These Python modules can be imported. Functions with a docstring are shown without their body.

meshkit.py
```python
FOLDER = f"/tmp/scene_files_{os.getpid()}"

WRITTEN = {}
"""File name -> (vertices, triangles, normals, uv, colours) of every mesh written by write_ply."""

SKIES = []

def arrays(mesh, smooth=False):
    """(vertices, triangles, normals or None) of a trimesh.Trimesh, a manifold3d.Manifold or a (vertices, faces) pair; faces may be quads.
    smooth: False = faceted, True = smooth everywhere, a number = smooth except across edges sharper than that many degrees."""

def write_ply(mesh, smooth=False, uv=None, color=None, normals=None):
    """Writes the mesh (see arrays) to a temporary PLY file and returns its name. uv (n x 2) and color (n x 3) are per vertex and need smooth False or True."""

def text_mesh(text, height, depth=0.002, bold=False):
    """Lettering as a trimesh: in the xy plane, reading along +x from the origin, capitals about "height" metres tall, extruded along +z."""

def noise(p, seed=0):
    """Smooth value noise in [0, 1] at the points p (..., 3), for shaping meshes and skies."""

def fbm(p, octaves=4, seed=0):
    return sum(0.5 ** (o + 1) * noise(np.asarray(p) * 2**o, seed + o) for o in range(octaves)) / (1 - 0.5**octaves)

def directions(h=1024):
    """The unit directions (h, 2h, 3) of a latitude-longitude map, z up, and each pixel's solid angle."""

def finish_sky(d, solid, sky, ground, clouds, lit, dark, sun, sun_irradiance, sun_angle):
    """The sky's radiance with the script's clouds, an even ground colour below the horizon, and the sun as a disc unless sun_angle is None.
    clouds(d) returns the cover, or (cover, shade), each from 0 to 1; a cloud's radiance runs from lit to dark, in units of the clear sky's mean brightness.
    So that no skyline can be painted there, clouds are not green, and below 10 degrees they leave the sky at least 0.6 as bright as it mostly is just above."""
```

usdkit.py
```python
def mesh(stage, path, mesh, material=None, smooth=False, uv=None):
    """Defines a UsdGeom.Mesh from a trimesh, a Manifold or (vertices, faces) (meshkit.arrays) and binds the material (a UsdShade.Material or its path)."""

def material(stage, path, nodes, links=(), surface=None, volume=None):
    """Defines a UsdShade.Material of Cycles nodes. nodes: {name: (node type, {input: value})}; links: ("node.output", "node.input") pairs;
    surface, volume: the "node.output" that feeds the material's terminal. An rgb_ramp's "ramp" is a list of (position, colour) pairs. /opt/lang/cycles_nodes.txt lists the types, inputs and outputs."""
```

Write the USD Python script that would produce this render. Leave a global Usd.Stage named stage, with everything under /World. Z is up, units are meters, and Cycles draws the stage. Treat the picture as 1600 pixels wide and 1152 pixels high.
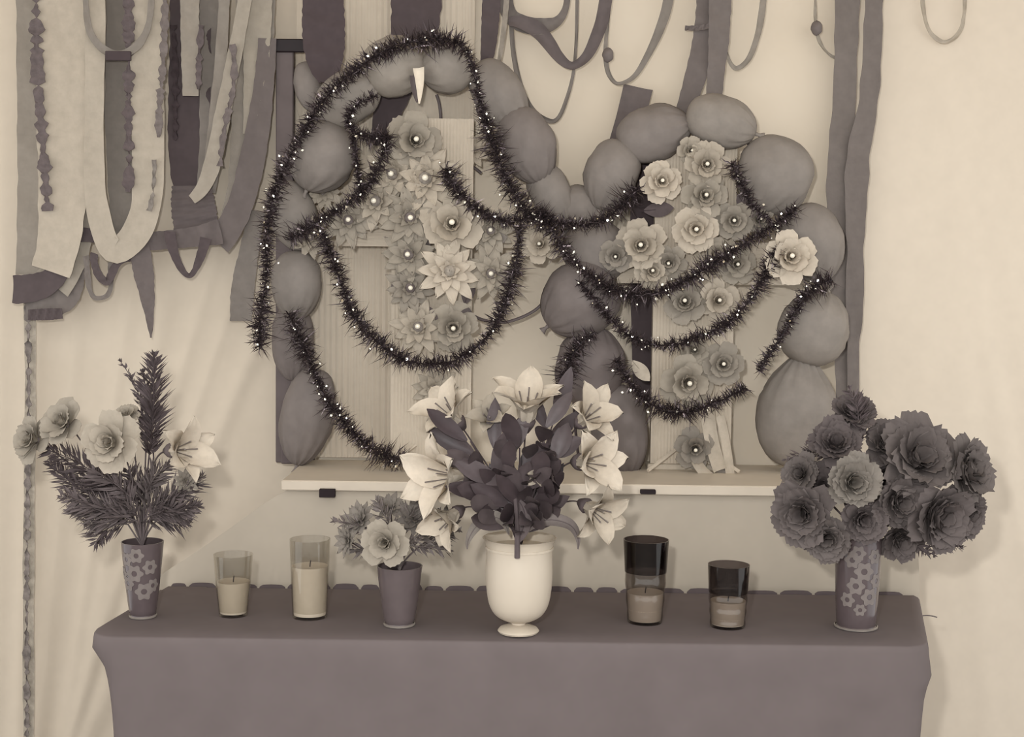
import math, random
import numpy as np
import trimesh
import usdkit, meshkit
from pxr import Gf, Sdf, Usd, UsdGeom, UsdLux, UsdShade

stage = Usd.Stage.CreateInMemory()
UsdGeom.SetStageUpAxis(stage, 'Z'); UsdGeom.SetStageMetersPerUnit(stage, 1.0)
UsdGeom.Xform.Define(stage, '/World')
UsdGeom.Scope.Define(stage, '/World/Looks')
rng = np.random.default_rng(7)

# ------------------------------------------------------------------ camera, light, exposure
FPX = 2084.0
PITCH = math.atan(136 / FPX); ROLL = math.radians(.7)
C = np.array([0, 0, 1.318])
_R = np.array([1., 0, 0]); _U = np.array([0, math.sin(PITCH), math.cos(PITCH)]); FW = np.array([0, math.cos(PITCH), -math.sin(PITCH)])
RT = math.cos(ROLL) * _R + math.sin(ROLL) * _U; UP = math.cos(ROLL) * _U - math.sin(ROLL) * _R
cam = UsdGeom.Camera.Define(stage, '/World/camera')
cam.CreateHorizontalApertureAttr(36.0); cam.CreateVerticalApertureAttr(36.0 * 1152 / 1600)
cam.CreateFocalLengthAttr(FPX / 1600 * 36.0)
cam.CreateClippingRangeAttr((0.05, 100))
cam.CreateExposureAttr(-0.27)
UsdGeom.Xformable(cam).AddTransformOp().Set(Gf.Matrix4d(*RT, 0, *UP, 0, *(-FW), 0, *C, 1))

# the dim room
dome = UsdLux.DomeLight.Define(stage, '/World/room_light'); dome.CreateIntensityAttr(0.60); dome.CreateColorAttr((1.0, 1.0, 1.0))
# the flash held up at the left of the camera
flash = UsdLux.SphereLight.Define(stage, '/World/camera_flash')
flash.CreateRadiusAttr(.035); flash.CreateIntensityAttr(2050); flash.CreateColorAttr((1, 1, 1))
UsdGeom.Xformable(flash).AddTranslateOp().Set((-.11, .05, 1.46))


def P(px, py, Y):
    d = FW + RT * (px - 800) / FPX + UP * (576 - py) / FPX
    return C + d * Y / d[1]


def PX(Y): return Y / FPX                       # metres per pixel of the 1600 wide frame at depth Y


# ------------------------------------------------------------------ materials
RAMP = [(0, (18, 12, 13)), (40, (46, 36, 38)), (75, (82, 71, 72)), (100, (107, 97, 95)), (130, (135, 127, 119)), (165, (171, 161, 146)), (195, (203, 190, 171)), (215, (222, 209, 190)), (245, (247, 239, 219))]


def tone(v, k=.92):
    c = np.array([np.interp(v, [a for a, _ in RAMP], [q[i] for _, q in RAMP]) for i in range(3)]) / 255
    return np.clip(np.where(c <= .04045, c / 12.92, ((c + .055) / 1.055) ** 2.4) * k, .003, .9)


_mats = {}


def mat(v, rough=.8, spec=.25, metal=0., var=.12, scale=60, bump=.0, sheen=0., kind='', trans=0.):
    key = (round(float(v), 1), rough, spec, metal, var, scale, bump, sheen, trans)
    if key in _mats: return _mats[key]
    c = tone(v)
    nodes = {'tc': ('texture_coordinate', {}), 'n': ('noise_texture', {'scale': float(scale), 'detail': 4.0, 'roughness': .6}),
             'r': ('rgb_ramp', {'ramp': [(.25, tuple(c * (1 - var))), (.75, tuple(np.minimum(c * (1 + var), .9)))]}),
             'p': ('principled_bsdf', {'roughness': rough, 'specular_ior_level': spec, 'metallic': metal, 'sheen_weight': sheen})}
    links = [('tc.object', 'n.vector'), ('n.fac', 'r.fac'), ('r.color', 'p.base_color')]
    if bump:
        nodes['b'] = ('bump', {'strength': bump, 'distance': .004}); links += [('n.fac', 'b.height'), ('b.normal', 'p.normal')]
    surf = 'p.BSDF'
    if trans:
        nodes['t'] = ('translucent_bsdf', {}); nodes['m'] = ('mix_closure', {'fac': trans})
        links += [('r.color', 't.color'), ('p.BSDF', 'm.closure1'), ('t.BSDF', 'm.closure2')]; surf = 'm.closure'
    m = usdkit.material(stage, '/World/Looks/look_%03d' % len(_mats), nodes, links, surface=surf)
    _mats[key] = m
    return m


_glass = {}


def glass(tint=(.9, .9, .88), rough=.05):
    key = (tint, rough)
    if key not in _glass:
        _glass[key] = usdkit.material(stage, '/World/Looks/glass_%03d' % len(_glass),
            {'lw': ('layer_weight', {'blend': .5}), 'pw': ('math', {'math_type': 'power', 'value2': 4.0}), 'f': ('math', {'math_type': 'multiply_add', 'value2': .55, 'value3': .035}), 't': ('transparent_bsdf', {'color': tint}), 'g': ('glossy_bsdf', {'color': (.95, .95, .93), 'roughness': rough}), 'm': ('mix_closure', {})},
            [('lw.facing', 'pw.value1'), ('pw.value', 'f.value1'), ('f.value', 'm.fac'), ('t.BSDF', 'm.closure1'), ('g.BSDF', 'm.closure2')], surface='m.closure')
    return _glass[key]


# ------------------------------------------------------------------ scene graph helpers
_names = {}


def numbered(path):
    n = _names.get(path, 0); _names[path] = n + 1
    return path if n == 0 else '%s_%03d' % (path, n)


def data(prim, label=None, cat=None, group=None, kind=None):
    for k, v in (('label', label), ('category', cat), ('group', group), ('kind', kind)):
        if v: prim.SetCustomDataByKey(k, v)
    return prim


def thing(name, label, cat, M=None, group=None, kind=None):
    x = UsdGeom.Xform.Define(stage, numbered('/World/' + name))
    M = np.eye(4) if M is None else np.asarray(M, float)
    if M.shape == (3,):
        t = M; M = np.eye(4); M[:3, 3] = t
    x.AddTransformOp().Set(Gf.Matrix4d(*M.T.ravel().tolist()))
    p = data(x.GetPrim(), label, cat, group, kind)
    _org[p.GetPath().pathString] = np.linalg.inv(M)
    return p


_org = {}


def obj(name, m, material, parent=None, smooth=35, world=False, label=None, cat=None, group=None, kind=None):
    base = '/World' if parent is None else parent.GetPath().pathString
    v, f = (m.vertices, m.faces) if hasattr(m, 'vertices') else m
    v = np.asarray(v, float); f = np.asarray(f)
    if world and parent is not None:
        root = '/' + '/'.join(base.split('/')[1:3])
        v = np.c_[v, np.ones(len(v))] @ _org[root].T[:, :3]
    g = usdkit.mesh(stage, numbered(base + '/' + name), (v, f), material, smooth)
    g.CreateDoubleSidedAttr(True)
    return data(g.GetPrim(), label, cat, group, kind)


def struct(name, m, material, parent=None, smooth=35):
    return obj(name, m, material, parent, smooth, kind='structure' if parent is None else None)


def copy_of(src, name, label, cat, M, group=None):
    p = thing(name, label, cat, M, group)
    p.GetReferences().AddInternalReference(src.GetPath()); p.SetInstanceable(True)
    return p


# ------------------------------------------------------------------ mesh helpers
def tri(f):
    f = np.asarray(f, int)
    return np.vstack([f[:, [0, 1, 2]], f[:, [0, 2, 3]]]) if f.shape[1] == 4 else f


def join(parts):
    vs, fs, n = [], [], 0
    for v, f in parts:
        vs.append(np.asarray(v, float)); fs.append(tri(f) + n); n += len(v)
    return np.vstack(vs), np.vstack(fs)


def box(x0, x1, y0, y1, z0, z1, bev=.002):
    b = min(bev, .3 * min(x1 - x0, y1 - y0, z1 - z0))
    pts = []
    for sx, X, xi in ((-1, x0, x0 + b), (1, x1, x1 - b)):
        for sy, Y, yi in ((-1, y0, y0 + b), (1, y1, y1 - b)):
            for sz, Z, zi in ((-1, z0, z0 + b), (1, z1, z1 - b)):
                pts += [(X, yi, zi), (xi, Y, zi), (xi, yi, Z)]
    h = trimesh.convex.convex_hull(np.array(pts))
    return np.array(h.vertices), np.array(h.faces)


def spline(pts, n):
    p = np.asarray(pts, float)
    if len(p) == 2: return p[0] + (p[1] - p[0]) * np.linspace(0, 1, n)[:, None]
    d = np.r_[0, np.cumsum(np.maximum(np.linalg.norm(np.diff(p[:, :3], axis=0), axis=1), 1e-9))]
    from scipy.interpolate import PchipInterpolator, CubicSpline
    t = np.linspace(0, d[-1], n)
    cs = CubicSpline(d, p)(t)
    pc = PchipInterpolator(d, p)(t)
    return .5 * cs + .5 * pc


def grid_faces(nu, nv, flip=False):
    i, j = np.meshgrid(np.arange(nu - 1), np.arange(nv - 1), indexing='ij')
    a = (i * nv + j).ravel()
    q = np.stack([a, a + nv, a + nv + 1, a + 1], 1)
    return q[:, ::-1] if flip else q


def solid_grid(V, off):
    """V (nu,nv,3), off (nu,nv,3) or vector: closed slab between V and V+off"""
    nu, nv = V.shape[:2]
    W = V + off
    v = np.vstack([V.reshape(-1, 3), W.reshape(-1, 3)]); n = nu * nv
    f1 = grid_faces(nu, nv); f2 = grid_faces(nu, nv, True) + n
    idx = np.arange(n).reshape(nu, nv)
    rim = np.r_[idx[:, 0], idx[-1, 1:], idx[::-1, -1][1:], idx[0, ::-1][1:-1]]
    nx = np.roll(rim, -1)
    s = np.stack([rim, rim + n, nx + n, nx], 1)
    return v, np.vstack([f1, f2, s[:, ::-1]])


def tube(pts, r, sides=6, n=None):
    p = spline(pts, n) if n else np.asarray(pts, float)
    r = np.broadcast_to(r, (len(p),)) if np.ndim(r) == 0 or len(np.atleast_1d(r)) == len(p) else np.interp(np.linspace(0, 1, len(p)), np.linspace(0, 1, len(r)), r)
    t = np.gradient(p, axis=0); t /= np.linalg.norm(t, axis=1, keepdims=True) + 1e-12
    ref = np.array([.13, .9, .2]); 
    a = np.cross(t, ref); a /= np.linalg.norm(a, axis=1, keepdims=True) + 1e-9
    b = np.cross(t, a)
    ang = np.arange(sides) * 2 * np.pi / sides
    V = p[:, None] + r[:, None, None] * (np.cos(ang)[None, :, None] * a[:, None] + np.sin(ang)[None, :, None] * b[:, None])
    v = np.vstack([V.reshape(-1, 3), p[:1], p[-1:]])
    i, j = np.meshgrid(np.arange(len(p) - 1), np.arange(sides), indexing='ij')
    q = np.stack([i * sides + j, i * sides + (j + 1) % sides, (i + 1) * sides + (j + 1) % sides, (i + 1) * sides + j], -1).reshape(-1, 4)
    k = np.arange(sides); n0 = len(p) * sides
    c0 = np.stack([np.full(sides, n0), (k + 1) % sides, k], 1); e = (len(p) - 1) * sides
    c1 = np.stack([np.full(sides, n0 + 1), e + k, e + (k + 1) % sides], 1)
    return v, np.vstack([tri(q), c0, c1])


def lathe(prof, n=40, wob=None):
    pr = np.asarray(prof, float)
    a = np.arange(n) * 2 * np.pi / n
    V = np.stack([pr[:, None, 0] * np.cos(a), pr[:, None, 0] * np.sin(a), np.repeat(pr[:, 1:2], n, 1)], -1)
    if wob is not None: V = wob(V, a)
    i, j = np.meshgrid(np.arange(len(pr) - 1), np.arange(n), indexing='ij')
    q = np.stack([i * n + j, i * n + (j + 1) % n, (i + 1) * n + (j + 1) % n, (i + 1) * n + j], -1).reshape(-1, 4)
    return V.reshape(-1, 3), tri(q)


def frame(d, up=(0, 0, 1), spin=0.):
    d = np.asarray(d, float); d = d / np.linalg.norm(d)
    x = np.cross(up, d)
    if np.linalg.norm(x) < 1e-3: x = np.cross((0, 1, 0), d)
    x /= np.linalg.norm(x); y = np.cross(d, x)
    c, s = math.cos(spin), math.sin(spin)
    return np.stack([c * x + s * y, -s * x + c * y, d], 1)


def M4(R, t, s=1.):
    M = np.eye(4); M[:3, :3] = R * s; M[:3, 3] = t
    return M


def tfm(m, M):
    v, f = m
    return np.c_[v, np.ones(len(v))] @ M.T[:, :3], f


def ribbon3(pts, widths, side_of=(0, -1, 0), th=.0006, curl=.10, wave=.0, nw=7, n=60, edge_wave=0., seed=0):
    """a strip of crepe paper with real thickness, facing side_of"""
    r = np.random.default_rng(seed)
    p = spline(np.c_[np.asarray(pts), np.asarray(widths)], n)
    w = np.maximum(p[:, 3], .001); p = p[:, :3]
    t = np.gradient(p, axis=0); t /= np.linalg.norm(t, axis=1, keepdims=True) + 1e-12
    s = np.cross(t, side_of); s /= np.linalg.norm(s, axis=1, keepdims=True) + 1e-9
    nn = np.cross(s, t)
    u = np.linspace(-1, 1, nw)
    ph = r.uniform(0, 6.28, 4); L = np.linspace(0, 1, n)
    ew = 1 + edge_wave * (.6 * np.sin(L * 61 + ph[2]) + .4 * np.sin(L * 97 + ph[3]))
    V = p[:, None] + s[:, None] * (u[None, :, None] * (w * ew)[:, None, None] * .5)
    d = curl * w[:, None] * (u[None] ** 2 - .4) + wave * np.sin(L[:, None] * 26 + ph[0] + 1.5 * u[None]) + .35 * wave * np.sin(L[:, None] * 71 + ph[1] - 4 * u[None])
    V = V + nn[:, None] * d[..., None]
    return solid_grid(V, nn[:, None] * th)


def px_path(pts, Y):
    a = np.asarray(pts, float)
    return np.array([P(q[0], q[1], Y if len(q) < 4 else Y + q[3]) for q in a])


def frill(pts, Y, w, n=80, amp=.5, seed=0, th=.0006):
    """a narrow gathered trim: zigzags sideways and in depth"""
    p = spline(px_path(pts, Y), n)
    r = np.random.default_rng(seed)
    t = np.gradient(p, axis=0); t /= np.linalg.norm(t, axis=1, keepdims=True) + 1e-12
    s = np.cross(t, (0, -1, 0))
    k = np.arange(n)
    blk = np.repeat(r.choice([-.9, -.4, .3, .9, 1.2], n), r.integers(1, 4, n))[:n]
    big = np.maximum(w * (1 + amp * blk + .25 * r.normal(size=n)), .0008)
    u = np.array([-1, -.3, .3, 1])
    V = p[:, None] + s[:, None] * u[None, :, None] * big[:, None, None] * .5
    V[:, :, 1] -= (.004 * np.where(k % 4 < 2, 1, 0))[:, None] * np.abs(u)[None] + .002
    return solid_grid(V, np.array([0, -th * 2, 0]))


# ------------------------------------------------------------------ setting: wall, floor, ceiling
WALL = 2.76
def wall_mat():
    return usdkit.material(stage, '/World/Looks/plaster', {'tc': ('texture_coordinate', {}), 'n': ('noise_texture', {'scale': 2.2, 'detail': 5.0}), 'n2': ('noise_texture', {'scale': 70.0, 'detail': 4.0}),
        'r': ('rgb_ramp', {'ramp': [(.3, tuple(tone(214) * np.array([.97, .955, .92]))), (.7, tuple(tone(220)))]}), 'b': ('bump', {'strength': .12, 'distance': .004}), 'p': ('principled_bsdf', {'roughness': .85, 'specular_ior_level': .2})},
        [('tc.object', 'n.vector'), ('tc.object', 'n2.vector'), ('n.fac', 'r.fac'), ('n2.fac', 'b.height'), ('b.normal', 'p.normal'), ('r.color', 'p.base_color')], surface='p.BSDF')
struct('wall_back', box(-2.4, 2.4, WALL, WALL + .1, 0, 2.3), wall_mat())
struct('floor', box(-2.4, 2.4, -1.2, WALL, -.1, 0), mat(120, scale=8, rough=.6))
struct('ceiling', box(-2.4, 2.4, 1.2, WALL + .1, 2.3, 2.4), mat(205, scale=6))

# hanging sheets behind the altar
def sheet(x0, x1, z0, z1, Y, folds, amp, nx=420, nz=110, seed=1):
    x = np.linspace(x0, x1, nx); z = np.linspace(z1, z0, nz)
    X, Z = np.meshgrid(x, z, indexing='ij')
    D = np.zeros_like(X)
    for (a, slope, wdt, k) in folds:             # fold ridge: passes x=a at z=1.2
        c = a + slope * (Z - 1.2)
        D += .65 * k * np.exp(-((X - c) / (wdt * 1.6)) ** 2) * np.clip((1.75 - Z) / .6, .0, 1)
    D += amp * (meshkit.fbm(np.stack([X * 3 + Z * .8, Z * .9, X * 0 + seed], -1), 3) - .5)
    V = np.stack([X, Y - .004 - np.clip(D, -.004, .05), Z], -1)
    return solid_grid(V, np.array([0, .002, 0]))

fl = [(-.90, .10, .012, .009), (-.80, .16, .010, .008), (-.73, .22, .014, .012), (-.66, .30, .010, .010), (-.60, .34, .008, .007), (-.52, .42, .012, .012), (-.98, .06, .012, .008), (-1.06, .03, .014, .01)]
obj('backdrop_sheet', sheet(-1.25, -.43, .02, 2.28, 2.755, fl, .012), mat(200, var=.03, scale=30, bump=.05), label='white cloth sheet with slanting soft folds hung behind the left end of the altar', cat='sheet')
fr = [(.93, -.10, .016, .003), (.98, -.22, .014, .004), (1.05, -.24, .014, .003)]
obj('backdrop_sheet', sheet(.69, 1.3, .02, 2.28, 2.755, fr, .006, seed=5), mat(212, var=.03, scale=30, bump=.05), label='white cloth sheet with faint folds hung behind the right end of the altar', cat='sheet')

# pleated curtain behind the left cross
def pleats(x0, x1, z0, z1, Y, n, amp):
    nx = n * 6 + 1
    x = np.linspace(x0, x1, nx); z = np.linspace(z1, z0, 20)
    X, Z = np.meshgrid(x, z, indexing='ij')
    ph = np.linspace(0, n * 2 * np.pi, nx)[:, None] + .8 * meshkit.noise(np.stack([X * 6, Z * 2, X * 0], -1))
    D = amp * (.5 + .5 * np.sin(ph)) * (.5 + meshkit.noise(np.stack([X * 20, Z, X * 0 + 3], -1)))
    V = np.stack([X, Y - D, Z], -1)
    return solid_grid(V, np.array([0, .0015, 0]))
a0 = P(462, 700, 2.74); a1 = P(742, 40, 2.74)
obj('pleated_curtain', pleats(a0[0], a1[0], .95, a1[2] + .1, 2.745, 30, .0025), mat(202, var=.04, scale=40), label='pale finely pleated cloth hanging behind the left flower cross', cat='curtain')

# ------------------------------------------------------------------ riser with shelf board, riser cloth
ZS = .945
t = thing('wooden_shelf', 'white painted shelf board the two flower crosses stand on, black clips under its edge', 'shelf')
obj('shelf_board', box(-.425, .745, 2.452, 2.745, ZS - .019, ZS), mat(206, rough=.5, var=.05, scale=12), t)
for (px, py, w, h) in ((512, 770, 25, 13), (640, 772, 14, 14), (1012, 768, 24, 7)):
    q = P(px, py, 2.45); s = PX(2.45)
    obj('clip', box(q[0] - w * s / 2, q[0] + w * s / 2, 2.440, 2.4515, q[2] - h * s / 2, q[2] + h * s / 2, .001), mat(35), t, label='small black clip')
obj('support', box(-.40, -.36, 2.50, 2.73, .001, ZS - .019), mat(110), t)
obj('support', box(.69, .73, 2.50, 2.73, .001, ZS - .019), mat(110), t)

def riser_cloth():
    zt = ZS - .0195
    nz, nx = 30, 160
    V = np.zeros((nx, nz, 3))
    for j, z in enumerate(np.linspace(zt, .30, nz)):
        k = np.clip((zt - z) / (zt - .755), 0, 1.0)
        xl = -.415 - .25 * (.75 * k ** .8 + .25 * k ** 2); xr = .755 + .012 * k
        x = np.linspace(xl, xr, nx)
        wv = .006 * k * np.sin(x * 37 + 2 * z) + .010 * k * (meshkit.fbm(np.stack([x * 7 - z * 5, z * 2 + x * 0, x * 0], -1), 3) - .5)
        y = 2.466 + .0 * k + wv + .25 * np.clip((xl + .04 - x) / .04, 0, 1) * 0
        V[:, j] = np.stack([x, y, np.full(nx, z)], -1)
    return solid_grid(V, np.array([0, .0015, 0]))
obj('riser_cloth', riser_cloth(), mat(179, var=.03, scale=25, bump=.05), label='grey white cloth draped from the shelf, its left edge slanting down to the table', cat='cloth')

# dark wooden post at the left of the left cross
t = thing('wooden_post', 'dark thin wooden post with a black top bracket standing left of the left cross', 'post', P(450, 770, 2.69))
obj('post', box(P(432, 400, 2.70)[0], P(459, 400, 2.70)[0], 2.69, 2.71, ZS, P(440, 62, 2.70)[2]), mat(98, var=.15, scale=18), t, world=True)
q0 = P(422, 82, 2.69); q1 = P(482, 62, 2.69)
obj('bracket', box(q0[0], q1[0], 2.682, 2.6895, q0[2], q1[2]), mat(25, rough=.5), t, world=True, label='black top bracket')
obj('foot', box(P(440, 750, 2.68)[0], P(464, 750, 2.68)[0], 2.672, 2.715, ZS, ZS + .032), mat(92), t, world=True)

# ------------------------------------------------------------------ table and cloth
ZT = .75
TX0, TX1, TY0, TY1 = -.672, .669, 2.095, 2.425
def skew(v):
    v = np.array(v, float); k = np.clip((v[..., 1] - TY0) / (TY1 - TY0), 0, 1); v[..., 0] += k * np.where(v[..., 0] > 0, .072, .018) * np.clip(np.abs(v[..., 0]) / .6, 0, 1)
    return v
t = thing('altar_table', 'long table under the dark cloth in front of the crosses', 'table', (.02, 2.25, 0))
obj('tabletop', box(TX0 + .03, TX1 - .03, TY0 + .025, TY1 - .01, ZT - .03, ZT - .004), mat(120), t, world=True)
for sx in (TX0 + .08, TX1 - .12):
    for sy in (TY0 + .07, TY1 - .08):
        obj('leg', box(sx, sx + .04, sy, sy + .04, 0.0, ZT - .03), mat(110), t, world=True)

def cloth_outline(r, n=24):
    # rounded path: back-left -> front-left -> front-right -> back-right
    p = [(TX0 + .02, TY1)]
    cl = np.array([TX0 + r, TY0 + r])
    # softly rounded left side
    for a in np.linspace(np.pi, 1.5 * np.pi, n): p.append((cl[0] + r * math.cos(a), cl[1] + r * math.sin(a)))
    r2 = r * .75; cr = np.array([TX1 - r2, TY0 + r2])
    for x in np.linspace(cl[0], cr[0], 90)[1:-1]: p.append((x, TY0))
    for a in np.linspace(1.5 * np.pi, 2 * np.pi, n): p.append((cr[0] + r2 * math.cos(a), cr[1] + r2 * math.sin(a)))
    p.append((TX1 + .012, TY1))
    p = np.array(p)
    d = np.r_[0, np.cumsum(np.linalg.norm(np.diff(p, axis=0), axis=1))]
    m = 260; tt = np.linspace(0, d[-1], m)
    return np.stack([np.interp(tt, d, p[:, 0]), np.interp(tt, d, p[:, 1])], 1)

def table_cloth():
    o = cloth_outline(.045)
    tan = np.gradient(o, axis=0); tan /= np.linalg.norm(tan, axis=1, keepdims=True)
    nor = np.stack([tan[:, 1], -tan[:, 0]], 1)     # outward
    nor *= np.sign((nor * (o - np.array([0, 2.25]))).sum(1))[:, None]
    cen = np.array([.02, 2.3])
    rows = []
    for k in np.linspace(0.02, 1, 14):             # top: from a spine line to the edge
        spine = np.stack([np.clip(o[:, 0], TX0 + .10, TX1 - .10), np.full(len(o), TY1 - .0)], 1)
        q = spine + (o - spine) * k
        edge = np.clip((k - .93) / .07, 0, 1)
        rows.append(np.c_[q, np.full(len(q), ZT) - .004 * edge ** 2])
    s = np.linspace(0, 1, len(o))
    prof = [(.003, -.008), (.0045, -.016), (.006, -.030)]
    for (dn, dz) in prof: rows.append(np.c_[o + nor * dn, np.full(len(o), ZT + dz)])
    side = np.clip(-nor[:, 0], 0, 1); sr = np.clip(nor[:, 0], 0, 1)
    for z in np.r_[np.linspace(ZT - .06, ZT - .22, 9), np.linspace(ZT - .28, .02, 8)]:
        dz = ZT - z
        k = min(dz / .3, 1)
        wv = k * (.006 * np.sin(s * 70) + .010 * (meshkit.fbm(np.stack([s * 22, s * 0 + z * 1.5, s * 0], -1), 3) - .5)) * np.clip(dz / .12, 0, 1)
        bulge = .010 * sr * math.exp(-((dz - .05) / .03) ** 2)
        inw = -.055 * side * min(dz / .16, 1.3) - .012 * sr * min(dz / .16, 1)
        wr = .004 * np.exp(-((s - .78) / .02) ** 2) * math.exp(-((dz - .075) / .02) ** 2)
        rows.append(np.c_[o + nor * (.006 + wv + bulge + inw + wr)[:, None], np.full(len(o), z)])
    V = np.stack(rows, 1)
    off = np.zeros_like(V); off[:, :, 2] = -.0012; off[:, 13:, :2] = -nor[:, None] * .0014
    v, f = solid_grid(V, off)
    return skew(v), f
DARK = mat(98, rough=.75, spec=.25, var=.07, scale=14, bump=.08)
t = thing('table_cloth', 'dark smooth cloth with a scalloped back edge covering the altar table', 'tablecloth', (.02, 2.25, ZT))
obj('cloth', table_cloth(), DARK, t, world=True)
def scallops():
    parts = []
    x = TX0 + .03
    r = np.random.default_rng(3)
    while x < TX1 - .03:
        w = r.uniform(.030, .062); h = r.uniform(.004, .008)
        u = np.linspace(0, 1, 9)
        top = ZT + h * np.clip(np.sin(np.pi * u), 0, 1) ** .22
        X = x + u * (w - .005)
        V = np.stack([np.stack([X, np.full(9, TY1 + .002), np.full(9, ZT - .008)], -1), np.stack([X, np.full(9, TY1 + .004), top], -1)], 1)
        parts.append(solid_grid(V, np.array([0, .0015, 0])))
        x += w
    v, f = join(parts)
    return skew(v), f
obj('scalloped_edge', scallops(), mat(84, var=.05), t, world=True)

# ------------------------------------------------------------------ streamers and ribbons
def streamer(name, label, pts, Y, v, cat='streamer', curl=.06, wave=.0018, frills=(), edge=.03, n=70, group=None, var=.10):
    s = PX(Y)
    path = px_path(pts, Y)
    t = thing(name, label, cat, path[0], group)
    seed = len(_names)
    sp = obj('strip', ribbon3(path, [q[2] * s for q in pts], curl=curl, wave=wave, n=n, edge_wave=edge, seed=seed), mat(v, var=var, scale=45, bump=.25, trans=.12), t, world=True)
    for (fp, w, fv) in frills:
        ln = sum(math.dist(fp[i], fp[i + 1]) for i in range(len(fp) - 1))
        obj('ruffled_edge', frill(fp, Y - .004, w * s, n=max(16, int(ln / 9 * 2)), seed=seed), mat(fv, var=.25, scale=90), sp, world=True, label='dark ruffled edge')
    return t

G1 = 'crepe streamers hanging at the upper left'
st = streamer
st('crepe_streamer', 'wide pale crepe streamer with dark ruffled left edge, leftmost of the upper left cluster', [(98, -60, 82), (98, 100, 80), (98, 250, 76), (96, 350, 70), (80, 425, 60)], 2.665, 184, group=G1, frills=[([(56, -60), (58, 40), (60, 120), (66, 200), (72, 280), (76, 330)], 13, 95)])
st('crepe_streamer', 'grey crepe streamer edge at the far left, beside the wide pale streamer', [(46, -60, 40), (46, 120, 38), (48, 300, 40), (46, 430, 42)], 2.70, 150, group=G1)
st('crepe_streamer', 'medium grey crepe streamer behind the pale streamers, second from the left', [(140, -60, 52), (138, 150, 52), (130, 300, 50), (112, 390, 56), (82, 445, 62)], 2.68, 158, group=G1, frills=[([(126, 190), (130, 240), (120, 280), (112, 330)], 9, 110)])
st('crepe_streamer', 'long pale crepe streamer looped in a U with dark beaded edge at upper left', [(148, -60, 30), (148, 150, 30), (148, 280, 32), (158, 350, 36), (180, 392, 40), (212, 366, 44), (230, 310, 48), (232, 240, 50), (229, 100, 52), (229, -60, 54)], 2.655, 178, n=110, group=G1,
   frills=[([(201, -60), (202, 60), (202, 130), (202, 210), (203, 260), (200, 300)], 11, 88), ([(256, -60), (255, 110), (250, 170), (249, 215)], 8, 110), ([(242, 250), (240, 300), (234, 330)], 6, 130)])
st('crepe_streamer', 'grey crepe streamer hanging inside the long pale U loop', [(185, -60, 48), (186, 150, 46), (188, 260, 40), (190, 388, 30)], 2.70, 134, group=G1)
st('crepe_streamer', 'dark crepe streamer hanging behind the short pale strip at upper left', [(297, -60, 68), (297, 150, 66), (296, 250, 62), (298, 310, 44)], 2.705, 80, group=G1, frills=[([(272, 40), (275, 130), (275, 220)], 8, 62)])
st('crepe_streamer', 'short pale crepe strip ending squarely over the dark streamer', [(297, -60, 30), (297, 60, 28), (298, 150, 24)], 2.665, 152, group=G1, frills=[([(316, 40), (312, 90), (311, 140)], 8, 90)])
st('crepe_streamer', 'pale grey crepe streamer slanting down to a hooked end', [(392, -60, 20), (372, 60, 22), (352, 160, 24), (336, 240, 26), (318, 292, 22), (300, 312, 16)], 2.66, 162, group=G1, frills=[([(364, 70), (366, 130), (352, 200), (345, 260)], 7, 105)])
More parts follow.
